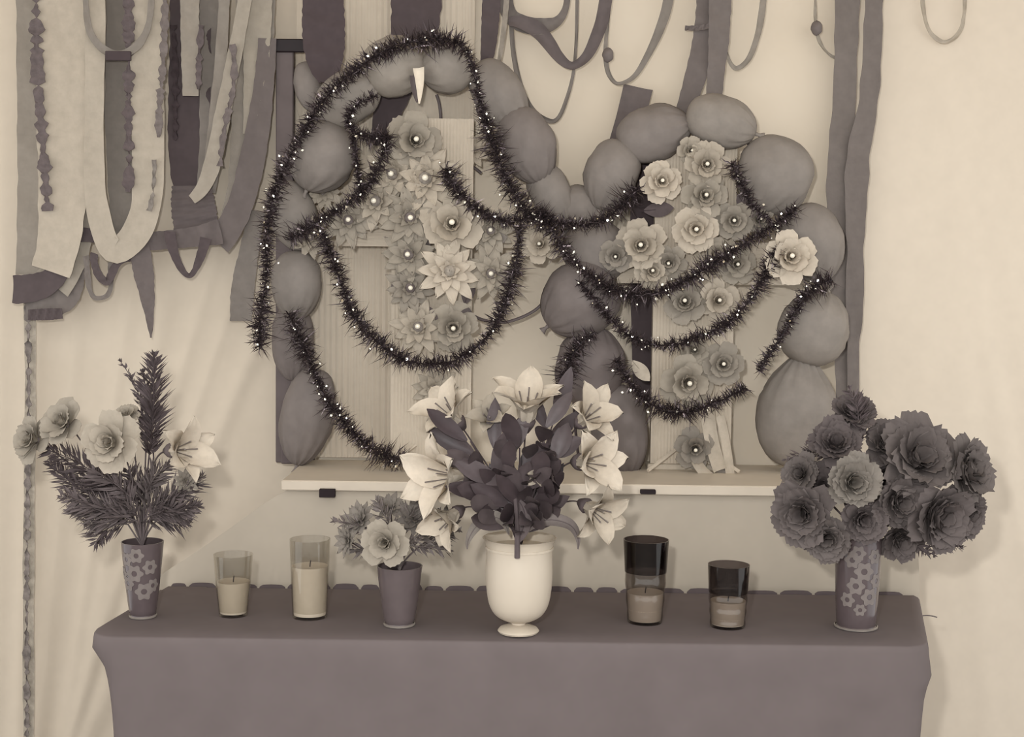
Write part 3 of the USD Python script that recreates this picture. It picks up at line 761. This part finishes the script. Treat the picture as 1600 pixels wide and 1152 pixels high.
rose('pale paper rosebud above the right arm of the right cross', 1120, 395, 24, 176, var=1)
rose('small dim paper rose at right end of the right crossbar above the tinsel', 1185, 345, 24, 150, var=2)
# left cross
O = 'open'
rose('grey paper rose at the very top of the left cross', 645, 222, 42, 166, Y=2.625)
rose('large pale feathery flower below the top rose of the left cross', 665, 280, 52, 194, kind=O, var=1, Y=2.635)
rose('pale feathery flower at upper left of the left cross', 615, 272, 46, 188, kind=O)
rose('pale feathery flower on the left of the left cross above the crossbar', 590, 315, 44, 182, kind=O, var=1)
rose('grey feathery flower in the middle of the left crossbar', 640, 340, 44, 166, kind=O, var=2, Y=2.625)
rose('dim feathery flower at the left end of the left crossbar', 545, 345, 40, 162, kind=O)
rose('large pale curled flower on the right of the left crossbar', 708, 352, 46, 188, Y=2.622, var=1)
rose('grey paper flower at right end of the left crossbar', 768, 362, 36, 170, kind=O, var=1)
rose('bright open flower with dark heart right of the left cross', 702, 424, 46, 206, kind=O, var=3, Y=2.615, bead=False)
rose('grey feathery flower right of the bright open flower', 768, 428, 40, 176, kind=O, var=2)
rose('grey feathery flower below the left crossbar centre', 640, 398, 42, 166, kind=O)
rose('dim paper flower on the upright of the left cross left of the bright one', 640, 450, 38, 158, kind=O, var=1)
rose('pale paper flower low on the upright of the left cross above the tinsel', 655, 512, 42, 184, kind=O, var=2)
rose('grey paper rose low on the right of the left cross above the tinsel', 708, 510, 38, 168)
rose('grey paper flower below the tinsel swag of the left cross', 678, 608, 34, 180, kind=O, var=1)
rose('small grey paper flower at the left cross above the lilies', 690, 640, 26, 182, kind=O)
rose('small pale rose by the tinsel crossing between the two arches', 846, 383, 28, 194, var=2)
rose('pale leafy flower inside the left arch under the round balloon', 505, 300, 26, 182, kind=O, Y=2.68)
rose('pale flower in the right inside of the left arch', 738, 235, 26, 192, kind=O, var=1, Y=2.69)
rose('grey paper flower at the left inside of the left arch beside the tinsel', 487, 372, 30, 176, kind=O, var=2, Y=2.65)

# paper leaves tucked between the flowers
def pleaf(label, px, py, L, ang, v, Y=2.64, W=.42):
    r = np.random.default_rng(px + py); s = PX(Y)
    th = math.radians(ang); d = np.array([math.cos(th), -.25, math.sin(th)])
    R = frame(d, up=(0, -1, 0)); R = np.stack([R[:, 1], R[:, 0], R[:, 2]], 1)
    t = thing('paper_leaf', label, 'leaf', P(px, py, Y), 'paper leaves on the crosses')
    obj('blade', tfm(leaf(L * s, L * s * W, r), M4(R, (0, 0, 0))), mat(v, var=.15), t, smooth=True)
    obj('vein', tube(np.array([[0, -.001, 0], d * L * s * .5 + [0, -.002, 0], d * L * s * .9 + [0, -.002, 0]]), .0006, 5, 8), mat(v - 25), t)
pleaf('dark paper leaf left of the bright open flower on the left cross', 655, 470, 55, 150, 112)
pleaf('dark paper leaf low on the left cross pointing right', 640, 480, 55, -20, 104)
pleaf('dark paper leaf above the bright open flower of the left cross', 650, 405, 48, 60, 108)
pleaf('dark paper leaf right of the low flowers of the left cross', 725, 480, 50, 75, 98)
pleaf('dark paper leaf under the bright open flower of the left cross', 715, 530, 60, 70, 102)
pleaf('dark paper leaf at the centre of the left crossbar', 640, 345, 50, 100, 100, 2.63)
pleaf('grey paper leaf at the right end of the left crossbar', 740, 380, 60, 10, 132)
pleaf('dark paper leaf right of the top roses of the right cross', 1150, 300, 52, -60, 92)
pleaf('dark paper leaf behind the bright upper left rose of the right cross', 1000, 330, 56, 5, 88, 2.645)
pleaf('grey paper leaf on the left arm of the right cross', 985, 420, 50, 160, 130)
pleaf('grey paper leaf at the foot of the right cross pointing down right', 1105, 715, 45, -40, 140)
pleaf('pale paper leaf below the tinsel of the right cross at left', 985, 560, 50, -50, 176, 2.60)
pleaf('grey paper leaf by the right arm of the right cross', 1165, 440, 50, 150, 140)
pleaf('dark paper leaf between top flowers of the left cross at right', 755, 190, 40, 100, 88, 2.67)

# white paper bow at the peak of the left arch, paper tails at the foot of the right cross
t = thing('paper_bow', 'white pointed paper bow hanging at the peak inside the left arch', 'bow', P(655, 108, 2.60))
obj('tail', ribbon3(px_path([(654, 106), (656, 130), (655, 162)], 2.60), [.022, .016, .003], n=20, curl=.3), mat(222), t, world=True)
obj('tail', ribbon3(px_path([(646, 118), (648, 140), (652, 160)], 2.606), [.014, .012, .004], n=20, curl=.3), mat(96), t, world=True, label='dark underside tail')
t = thing('paper_tails', 'pale trailing paper strips under the lowest flower of the right cross', 'paper strips', P(1100, 690, 2.60))
for (a, b, c, w) in (((1105, 640), (1112, 690), (1125, 735), 22), ((1125, 650), (1135, 700), (1142, 756), 14), ((1085, 715), (1100, 738), (1135, 758), 16)):
    obj('strip', ribbon3(px_path([a, b, c], 2.615), [w * PX(2.6)] * 3, n=24, curl=.2), mat(182), t, world=True)

# ------------------------------------------------------------------ things on the table
def at_table(px, py, up=0.):
    d = FW + RT * (px - 800) / FPX + UP * (576 - py) / FPX
    return C + d * (ZT - C[2]) / d[2]
zc = ZT + .0005

def cup(profile_out, th, n=48, base=.004):
    o = [(max(r, .0004), z) for r, z in profile_out]
    i = [(max(r - th, .0004), z) for r, z in profile_out[::-1] if z > base]
    i.append((.0004, base))
    return lathe([(.0004, o[0][1])] + o + i, n)

def candle(label, px, pyb, pyt, rt, rb, wax_py, wv, gl, dark=None, ridges=0, rimv=None):
    q = at_table(px, pyb - 3); q[1] += rb * PX(2.2); s = PX(q[1])
    zt = P(px, pyt, q[1])[2] - zc; zw = P(px, wax_py, q[1])[2] - zc
    q[2] = zc
    t = thing('candle', label, 'candle', q, 'votive candles in glasses')
    RB, RT_ = rb * s, rt * s
    rad = lambda z: RB + (RT_ - RB) * min(1, (z / zt)) ** .8
    zs = np.linspace(0, zt, 14)
    prof = [(rad(z) + (.0010 * math.sin(z / zt * 50) if ridges and z < zt * .45 else 0), z) for z in zs]
    if dark is None:
        obj('glass', cup(prof, .0016), gl, t, smooth=40)
    else:
        zd = P(px, dark, q[1])[2] - zc
        low = [(rad(z) + (.0006 * math.sin(z / zd * 18) if ridges else 0), z) for z in np.linspace(0, zd, 20)]
        obj('glass', cup(low, .0016), gl, t, smooth=40)
        up = [(rad(z), z) for z in np.linspace(zd, zt, 10)]
        o = up + [(r - .0016, z) for r, z in up[::-1]] + up[:1]
        obj('smoked_rim', lathe(o, 48), rimv, t, smooth=40, label='dark smoked upper glass')
    w = [(.0005, .0045)] + [(max(rad(z) - .0022, .001), z) for z in np.linspace(.0045, zw, 8)] + [(rad(zw) * .5, zw - .0015), (.0005, zw - .002)]
    wx = obj('wax', lathe(w, 40), mat(wv, rough=.45, spec=.4, var=.05), t, smooth=40)
    obj('wick', tube([(0, 0, zw - .003), (.0005, 0, zw + .004), (.0015, 0, zw + .009)], .0009, 6, 8), mat(40), wx)
    return t
candle('short votive candle in a clear glass, leftmost candle on the table', 360, 970, 866, 31, 22, 908, 196, glass((.86, .85, .83), .07))
candle('tall pale candle in a straight clear glass, second from the left', 480, 974, 842, 32, 27, 884, 206, glass((.86, .85, .83), .07))
candle('tall glass candle with blackened upper part right of the white goblet', 1010, 982, 843, 36, 27, 925, 208, glass((.74, .72, .71), .08), dark=893, ridges=1, rimv=glass((.34, .31, .31), .06))
candle('short glass candle with blackened upper part, rightmost candle', 1141, 989, 882, 33, 27, 938, 200, glass((.74, .72, .71), .08), dark=925, ridges=1, rimv=glass((.46, .43, .43), .06))

def vase(label, px, pyb, pyt, rt, rb, v, flowers=(), name='flower_vase'):
    q = at_table(px, pyb - 3); q[1] += rb * PX(2.2); q[2] = zc; s = PX(q[1])
    zt = P(px, pyt, q[1])[2] - zc
    t = thing(name, label, 'vase', q)
    RB, RT_ = rb * s, rt * s
    rad = lambda z: RB + (RT_ - RB) * (np.clip(z / zt, 0, 1) ** .75)
    prof = [(RB * 1.05, 0), (RB * 1.08, .002), (RB * 1.0, .005)] + [(float(rad(z)), z) for z in np.linspace(.009, zt, 20)]
    gl_ = obj('glass', cup(prof, .002, base=.006), mat(v, rough=.14, spec=.5, var=.12, scale=25), t, smooth=40)
    obj('base_ring', lathe([(RB * 1.07, .0002), (RB * 1.14, .001), (RB * 1.14, .003), (RB * 1.07, .004), (RB * 1.09, .0002)], 40), mat(128, rough=.15, spec=.6), t, smooth=40, label='pale glass base ring')
    for (a, zz, fr) in flowers:                    # painted flowers, thin raised enamel on the glass
        A = np.zeros((37, 4, 2)); th = np.linspace(0, 2 * math.pi, 37)
        for i_, uu in enumerate((.36, .6, .85, 1.0)):
            rr0 = uu * (1 + .16 * uu ** 3 * np.cos(6 * th))
            A[:, i_, 0] = rr0 * np.cos(th); A[:, i_, 1] = rr0 * np.sin(th)
        A *= fr * s
        zz_ = zz * zt + A[..., 1]; rr_ = rad(zz_) + .0008
        an = math.radians(a) + A[..., 0] / rr_
        V = np.stack([rr_ * np.cos(an), rr_ * np.sin(an), zz_], -1)
        parts = [solid_grid(V, -np.stack([np.cos(an), np.sin(an), an * 0], -1) * .0009)]
        obj('painted_flower', join(parts), mat(114, rough=.5, var=.1), gl_, smooth=False)
    return t, q, zt
PF = [(-112, .80, 13), (-75, .55, 13), (-55, .88, 11), (-98, .30, 12), (-140, .52, 11), (-35, .35, 10), (-62, .20, 8), (-20, .7, 10), (-160, .8, 10), (60, .6, 12), (110, .4, 12), (150, .7, 12)]
vL, qL, zL = vase('dark flared glass vase painted with pale flowers, at the left end of the table', 218, 972, 846, 33, 19, 80, [(-100, .62, 13), (-70, .38, 13), (-128, .48, 11), (-52, .70, 11), (-92, .86, 11), (-125, .80, 10), (-40, .45, 10), (-150, .6, 10), (60, .6, 12), (120, .5, 12)])
vR, qR, zR = vase('dark glass vase painted with pale flowers, at the right end of the table', 1345, 991, 838, 37, 30, 80, [(-88, .66, 14), (-108, .50, 13), (-70, .38, 13), (-118, .78, 12), (-104, .86, 11), (-60, .82, 11), (-50, .55, 11), (-130, .34, 11), (-95, .24, 9), (60, .6, 12), (120, .5, 12)])
vS, qS, zS_ = vase('small plain dark tapered glass vase left of the white goblet', 622, 986, 884, 36, 22, 88)
for (qq, zz) in ((qS, zS_),):
    pass

# white goblet
q = at_table(810, 994); q[1] += .022; q[2] = zc; s = PX(q[1])
def gz(py): return P(808, py, q[1])[2] - zc
tg = thing('white_goblet', 'white footed goblet pot holding the lilies at the centre of the table', 'goblet', q)
rim = gz(842); bot = gz(972)
bowl = [(12, bot), (26, bot + 5 * s), (38, bot + 13 * s), (46, bot + 26 * s), (50.5, bot + 45 * s), (53, bot + 80 * s), (56.5, rim), (58.5, rim + 2 * s)]
bp = spline(np.array([(r * s, z) for r, z in bowl]), 40)
bw = obj('bowl', lathe([(.0005, bot)] + [tuple(x) for x in bp] + [(x[0] - .003, x[1]) for x in bp[::-1] if x[1] > bot + .004] + [(.0005, bot + .006)], 56), mat(190, rough=.45, spec=.4, var=.015), tg, smooth=40)
obj('foot', lathe([(.0005, 0), (31 * s, 0), (33 * s, .003), (30 * s, .007), (16 * s, .012), (11 * s, bot * .8), (12 * s, bot + .001), (.0005, bot + .001)], 40), mat(190, rough=.45, spec=.4, var=.02), tg, smooth=40)
obj('soil', lathe([(.0005, rim - .012), (54 * s, rim - .012), (54 * s, rim - .016), (.0005, rim - .016)], 30), mat(190), bw)
qG, zG = q, rim

# ------------------------------------------------------------------ bouquets
def stem_to(a, b, r, n=14, sag=.02):
    mid = (np.asarray(a) + np.asarray(b)) / 2 + np.array([0, 0, sag])
    return tube([a, mid, b], r, 6, n)

def cut_flower(kind, name, label, px, py, r_px, v, Y, face, mouth, group, stemv=95, rnd=0, tipv=None, lowz=.05):
    """a flower head with its stem going down into the vase: built in place"""
    c = P(px, py, Y); R = r_px * PX(Y) * (1.36 if kind == 'lily' else 1.22 if kind == 'carn' else 1.0)
    rr = np.random.default_rng(rnd + int(px + py))
    t = thing(name, label, 'flower', c, group)
    f = {'rose': rose_petals, 'open': open_petals, 'carn': carn_petals, 'lily': lily_petals}[kind]
    M = M4(frame(face, spin=rr.uniform(0, 6)), np.zeros(3))
    pm = mat(v, rough=.8, spec=.2, var=.10, scale=60, trans=.2)
    for m in f(R, rr): obj('petal', tfm(m, M), pm, t, smooth=True)
    if kind == 'lily':
        for k in range(4):
            a = k * 1.57; e = np.array([math.cos(a) * R * .16, math.sin(a) * R * .16, R * .62])
            obj('stamen', tfm(tube([(0, 0, 0), e * .6, e], [.0008, .0008, .0014], 5, 8), M), mat(120), t)
    if kind in ('rose', 'lily'):
        cal = lathe([(.0005, -R * .22), (R * .07, -R * .2), (R * .15, -R * .05), (R * .17, R * .03), (R * .12, R * .06)], 12)
        obj('calyx', tfm(cal, M), mat(stemv), t, smooth=True)
    d = np.asarray(face, float); d /= np.linalg.norm(d)
    foot = np.array(mouth) - np.array([0, 0, lowz])
    obj('stem', tube([c - d * R * .05, c - d * R * .5 + np.array([0, .01, -.01]), np.array(mouth), foot], .0014, 6, 24), mat(stemv), t, world=True)
    return t

def fern(label, px0, py0, px1, py1, Y, v, mouth=None, w=22, group=None, seed=0, name='fern_sprig', dens=1.0, Yt=0.):
    """feathery sprig: curved rachis with many thin leaflets, tip at px1,py1"""
    r = np.random.default_rng(seed + px1 * 3 + py1)
    a, b = P(px0, py0, Y), P(px1, py1, Y + Yt)
    L = np.linalg.norm(b - a)
    side = np.cross(b - a, (0, -1, 0)) / L
    p = spline(np.array([a, (a + b) / 2 + side * L * r.uniform(-.10, .10) + np.array([0, -.01, .006]), b]), 40)
    t = thing(name, label, 'foliage', a, group)
    ext = np.vstack([np.array(mouth)[None], p]) if mouth is not None else p
    obj('stem', tube(ext, np.linspace(.0014, .0006, len(ext)), 5), mat(v), t, world=True)
    m = int(L / .0016 * dens); s = PX(Y)
    k = r.uniform(2, 38.9, m); i = k.astype(int); c = p[i] + (p[i + 1] - p[i]) * (k - i)[:, None]
    tg = (p[i + 1] - p[i]); tg /= np.linalg.norm(tg, axis=1, keepdims=True)
    rad = r.normal(size=(m, 3)); rad -= (rad * tg).sum(1)[:, None] * tg; rad /= np.linalg.norm(rad, axis=1, keepdims=True)
    dirs = tg * .75 + rad * .8; dirs /= np.linalg.norm(dirs, axis=1, keepdims=True)
    env = np.sin(np.pi * np.clip(.12 + .88 * (k / 40), 0, 1)) ** .6
    ln = 1.3 * w * s * env * r.uniform(.6, 1.25, m)
    sd = np.cross(dirs, r.normal(size=(m, 3))); sd /= np.linalg.norm(sd, axis=1, keepdims=True)
    wd = (.0021 * r.uniform(.7, 1.3, m))[:, None]
    mid = c + dirs * ln[:, None] * .5; tip = c + dirs * ln[:, None] + r.normal(size=(m, 3)) * .001
    V = np.stack([c, mid + sd * wd, tip, mid - sd * wd], 1).reshape(-1, 3)
    o = np.arange(m)[:, None] * 4
    obj('leaflets', (V, np.vstack([o + [0, 1, 2], o + [0, 2, 3]])), mat(v, rough=.7, var=.25, scale=60), t, smooth=False, world=True, kind='stuff')
    return t

# left bouquet
mL = np.array([qL[0], qL[1], zc + zL - .01])
GL = 'ferns in the left vase'
YL = qL[1]
fern('tall broad dark feathery frond standing up from the left bouquet', 232, 720, 240, 552, YL, 80, mL, w=30, group=GL, dens=2.6, seed=1)
fern('second tall dark frond close beside the tallest one in the left bouquet', 240, 715, 222, 580, YL + .02, 82, mL, w=24, group=GL, dens=2.0, seed=12)
fern('thin dark frond leaning left beside the tall one in the left bouquet', 228, 700, 186, 562, YL + .03, 88, mL, w=13, group=GL, seed=2)
for k, (a, b, lab) in enumerate([
        ((205, 800), (75, 720), 'reaching far left, second from the top'),
        ((205, 810), (95, 775), 'reaching left at mid height'),
        ((200, 820), (130, 815), 'spreading low to the left'),
        ((210, 815), (150, 848), 'drooping lowest at left of the vase rim'),
        ((235, 810), (312, 790), 'reaching right at mid height'),
        ((238, 800), (318, 745), 'reaching far right, uppermost of the right side'),
        ((232, 815), (292, 820), 'drooping lowest at the right'),
        ((215, 790), (140, 735), 'pointing up left under the large rose'),
        ((225, 790), (265, 725), 'pointing up right under the white lily'),
        ((222, 800), (200, 735), 'rising straight behind the large rose'),
        ((218, 810), (180, 780), 'short at the middle left'),
        ((228, 805), (255, 770), 'short at the middle right'),
        ((205, 805), (60, 700), 'reaching farthest left under the far left rose'),
        ((215, 815), (165, 805), 'short just above the left vase rim'),
        ((225, 820), (262, 815), 'short just above the right vase rim'),
        ((212, 800), (115, 745), 'pointing left below the upper left rose'),
        ((230, 800), (296, 765), 'reaching right below the small pale flower'),
        ((215, 815), (110, 800), 'low left between two drooping sprigs'),
        ((220, 800), (235, 740), 'short at the foot of the tall frond'),
        ((225, 812), (300, 808), 'low right above the lowest drooping one')]):
    fern('dark fern sprig in the left bouquet ' + lab, *a, *b, YL + (.025 if k % 3 == 0 else -.02 if k % 3 == 1 else 0.), 84 + 8 * (k % 3), mL, w=30, group=GL, seed=20 + k, dens=2.0)
GFL = 'flowers in the left bouquet'
cut_flower('rose', 'rose', 'large pale grey rose at the middle of the left bouquet', 178, 692, 50, 178, YL - .05, (-.1, -1, .15), mL, GFL)
cut_flower('rose', 'rose', 'pale grey rose at the upper left of the left bouquet', 104, 664, 42, 166, YL - .02, (-.35, -.8, .45), mL, GFL)
cut_flower('rose', 'rose', 'narrow pale rose bud standing above the large rose in the left bouquet', 198, 655, 26, 172, YL - .01, (-.1, -.6, .8), mL, GFL)
cut_flower('lily', 'lily', 'white trumpet lily facing right in the left bouquet', 268, 704, 56, 208, YL - .03, (.75, -.55, .12), mL, GFL)
cut_flower('rose', 'rose', 'dim pale rose at the far left of the left bouquet', 58, 688, 40, 166, YL, (-.5, -.8, .25), mL, GFL)
cut_flower('open', 'flower', 'small pale flower low at the right of the left bouquet', 290, 752, 22, 150, YL - .02, (.5, -.8, .1), mL, GFL)

# right bouquet
mR = np.array([qR[0], qR[1], zc + zR - .01]); YR = qR[1]
GR = 'dark flowers in the right bouquet'
cut_flower('carn', 'carnation', 'pale grey round carnation at the front of the right bouquet', 1328, 754, 41, 140, YR - .06, (0, -1, .15), mR, GR)
for (px, py, r, v, dy, fc, lab) in (
        (1425, 725, 62, 110, 0, (.15, -.9, .45), 'large dark ruffled carnation at the top right of the right bouquet'),
        (1492, 738, 50, 114, -.01, (.6, -.75, .2), 'dark carnation at the far right of the right bouquet'),
        (1450, 800, 56, 106, -.03, (.4, -.85, -.1), 'dark carnation low at the right of the right bouquet'),
        (1395, 780, 46, 108, -.03, (.2, -1, .0), 'dark carnation right of the pale carnation'),
        (1258, 800, 48, 108, -.03, (-.4, -.9, .0), 'dark carnation low at the left of the right bouquet'),
        (1290, 835, 38, 112, -.04, (-.2, -.95, -.2), 'dark carnation drooping over the left rim of the right vase'),
        (1305, 702, 40, 102, 0, (-.15, -.8, .5), 'dark carnation above the pale carnation of the right bouquet'),
        (1330, 655, 34, 104, .02, (0, -.7, .7), 'dark flower at the top of the right bouquet below the long streamers'),
        (1495, 800, 40, 106, .0, (.6, -.8, -.2), 'dark carnation at the lower right fringe of the right bouquet'),
        (1345, 808, 36, 104, -.04, (0, -1, -.05), 'dark carnation just above the rim of the right vase'),
        (1255, 742, 30, 114, .0, (-.5, -.8, .2), 'dark small carnation at the left edge of the right bouquet'),
        (1378, 700, 38, 108, .01, (.1, -.8, .5), 'dark carnation at the upper middle of the right bouquet'),
        (1400, 835, 34, 106, .0, (.2, -.9, -.3), 'dark carnation under the right side of the right bouquet'),
        (1285, 760, 34, 104, .01, (-.2, -.95, .1), 'dark carnation tucked left of the pale carnation'),
        (1375, 745, 34, 102, .0, (.1, -.95, .1), 'dark carnation tucked right of the pale carnation')):
    cut_flower('carn', 'carnation', lab, px, py, r, v, YR + dy, fc, mR, GR, stemv=84)
for k, (a, b) in enumerate([((1335, 700), (1325, 605)), ((1340, 700), (1345, 625)), ((1310, 760), (1215, 765)), ((1320, 780), (1225, 800)), ((1390, 820), (1460, 868)), ((1400, 815), (1505, 855)), ((1320, 700), (1260, 690)), ((1400, 700), (1385, 668)), ((1330, 720), (1225, 720))]):
    fern(['dark feathery sprig rising at the top of the right bouquet', 'second dark feathery sprig rising at the top of the right bouquet', 'dark sprig pointing left from the right bouquet', 'dark sprig at the lower left of the right bouquet', 'dark sprig drooping at the lower right of the right bouquet', 'dark sprig drooping at the far lower right of the right bouquet', 'short dark sprig at the upper left of the right bouquet', 'thin dark curved sprig above the carnations of the right bouquet', 'grey sprig at the left tip of the right bouquet'][k], *a, *b, YR + .01 * (k % 3), 84 + 4 * (k % 3), mR, w=20 if k < 2 else 16, group='sprigs in the right bouquet', seed=60 + k, dens=1.5)

# lilies and leaves in the white goblet
mG = np.array([qG[0], qG[1], zc + zG - .006]); YG = qG[1]
GG = 'white lilies in the goblet'
for (px, py, r, v, dy, fc, lab) in (
        (722, 745, 74, 216, -.03, (-.72, -.62, .05), 'large white lily at the left of the goblet bouquet'),
        (716, 660, 58, 206, .02, (-.5, -.5, .6), 'white lily at the upper left of the goblet bouquet'),
        (822, 660, 66, 208, .01, (.05, -.45, .9), 'white trumpet lily standing upright at the top of the goblet bouquet'),
        (908, 660, 54, 200, -.01, (.45, -.75, .5), 'white lily at the upper right of the goblet bouquet'),
        (905, 722, 62, 208, -.02, (.55, -.8, .1), 'white lily at the right of the goblet bouquet'),
        (915, 790, 56, 196, -.02, (.6, -.7, -.25), 'white lily drooping at the lower right of the goblet bouquet'),
        (768, 660, 38, 184, .03, (-.15, -.8, .55), 'small pale lily at the upper middle of the goblet bouquet'),
        (715, 800, 50, 204, -.03, (-.6, -.65, -.35), 'white lily drooping at the lower left of the goblet bouquet'),
        (838, 742, 24, 200, -.04, (.2, -.95, .1), 'small white bud in the dark leaves of the goblet bouquet')):
    cut_flower('lily', 'lily', lab, px, py, r, v, YG + dy, fc, mG, GG, stemv=86, rnd=5, lowz=.012)

def leafy(label, ends, v, base, Y, seed, L=96, W=.27, group='dark leafy stems in the goblet', front=0.):
    r = np.random.default_rng(seed)
    e = P(*ends, Y + front)
    t = thing('leafy_stem', label, 'foliage', base, group)
    mid = (base + e) / 2 + np.array([0, -.012, .012])
    p = spline(np.array([base - [0, 0, .01], mid, e]), 30)
    obj('stem', tube(p, np.linspace(.0022, .001, 30), 6), mat(v - 8), t, world=True)
    for k in range(9):
        i = 7 + int(k * 21 / 8); tg = p[i] - p[i - 1]; tg /= np.linalg.norm(tg)
        rd = r.normal(size=3); rd -= rd.dot(tg) * tg; rd /= np.linalg.norm(rd)
        d = tg * (.7 if k < 8 else 2.) + rd * .8; d[1] -= .25; d /= np.linalg.norm(d)
        R = frame(d, up=(0, -1, .2)); R = np.stack([R[:, 1], R[:, 0], R[:, 2]], 1)
        lm = leaf(L * PX(Y) * r.uniform(.7, 1.1), L * PX(Y) * W * r.uniform(.85, 1.2), r, bend=r.uniform(10, 45))
        obj('leaf', tfm(lm, M4(R, p[i])), mat(v + r.integers(-1, 2) * 8, rough=.5, spec=.4, var=.2, scale=40), t, smooth=True, world=True)
bG = mG + np.array([0, -.012, 0])
for k, (e, lab) in enumerate([((735, 690), 'dark leafy stem reaching left among the lilies'), ((770, 705), 'dark leafy stem left of the middle of the goblet bouquet'), ((812, 700), 'dark leafy stem in the middle of the goblet bouquet'), ((850, 668), 'dark leafy stem reaching to the upper right among the lilies'), ((868, 720), 'dark leafy stem right of the middle of the goblet bouquet'), ((790, 745), 'short dark leafy stem low in the goblet bouquet'), ((840, 755), 'short dark leafy stem low at right in the goblet bouquet'), ((760, 745), 'short dark leafy stem low at left in the goblet bouquet'), ((868, 650), 'highest dark leafy stem behind the right lilies')]):
    leafy(lab, e, 74 + 5 * (k % 2), bG, YG, 100 + k, front=(-.03, .0, -.045, -.01, -.03, -.06, -.05, -.05, .0)[k])
def droop(label, pts, v, wpx):
    p = [P(a, b, YG + d) for a, b, d in pts]
    t = thing('drooping_leaf', label, 'leaf', p[0], 'leaves over the goblet rim')
    obj('blade', ribbon3(np.array(p), [.003, wpx * PX(YG), wpx * PX(YG) * .8, .002][:len(p)] if len(p) == 4 else [.003] * len(p), n=30, curl=-.2), mat(v, var=.15), t, world=True)
    obj('vein', tube(np.array(p) - [0, .0025, 0], .0007, 5, 20), mat(v - 20), t, world=True)
droop('grey leaf drooping over the left rim of the goblet', [(795, 835, -.04), (765, 808, -.06), (742, 825, -.06), (730, 858, -.05)], 128, 20)
droop('grey leaf drooping over the right rim of the goblet', [(820, 835, -.04), (860, 812, -.06), (893, 822, -.05), (903, 858, -.04)], 112, 20)
droop('dark leaf hanging in front of the goblet rim', [(808, 780, -.05), (820, 810, -.064), (814, 835, -.066), (808, 850, -.062)], 92, 22)
t = thing('dark_stem', 'single dark stem crossing the front of the white goblet', 'stem', P(808, 872, YG - .062), None)
obj('stem', tube([P(808, 872, YG - .066), P(808, 830, YG - .068), P(806, 790, YG - .06), P(800, 750, YG - .04)], [.0045, .0040, .0035, .003], 8, 20), mat(84), t, world=True)

# small vase bouquet
mS = np.array([qS[0], qS[1], zc + zS_ - .008]); YS = qS[1]
GS = 'flowers in the small vase'
for (px, py, r, v, dy, fc, lab) in (
        (604, 848, 40, 168, -.04, (-.1, -1, .1), 'pale grey flower at the front of the small vase'),
        (565, 815, 34, 138, 0, (-.5, -.7, .5), 'grey flower at the upper left of the small vase'),
        (648, 812, 34, 128, .01, (.2, -.8, .6), 'grey flower at the upper right of the small vase'),
        (690, 822, 32, 126, 0, (.6, -.7, .3), 'dim flower at the right of the small vase'),
        (545, 845, 26, 140, 0, (-.7, -.7, .1), 'dim flower at the far left of the small vase'),
        (610, 795, 28, 136, .02, (0, -.7, .8), 'grey flower at the top of the small vase')):
    cut_flower('open' if v < 150 else 'rose', 'flower', lab, px, py, r, v, YS + dy, fc, mS, GS)
for k, (a, b, lab) in enumerate([
        ((610, 850), (520, 815), 'pointing far left'),
        ((612, 855), (545, 862), 'drooping left'),
        ((632, 850), (718, 830), 'pointing far right'),
        ((634, 852), (706, 862), 'drooping right'),
        ((620, 840), (588, 780), 'rising at left of the top'),
        ((625, 840), (652, 782), 'rising at right of the top'),
        ((640, 848), (690, 798), 'slanting up right')]):
    fern('grey feathery sprig in the small vase ' + lab, *a, *b, YS + .015 * (k % 2), 106 + 6 * (k % 3), mS, w=20, group='sprigs in the small vase', seed=90 + k, dens=1.5)
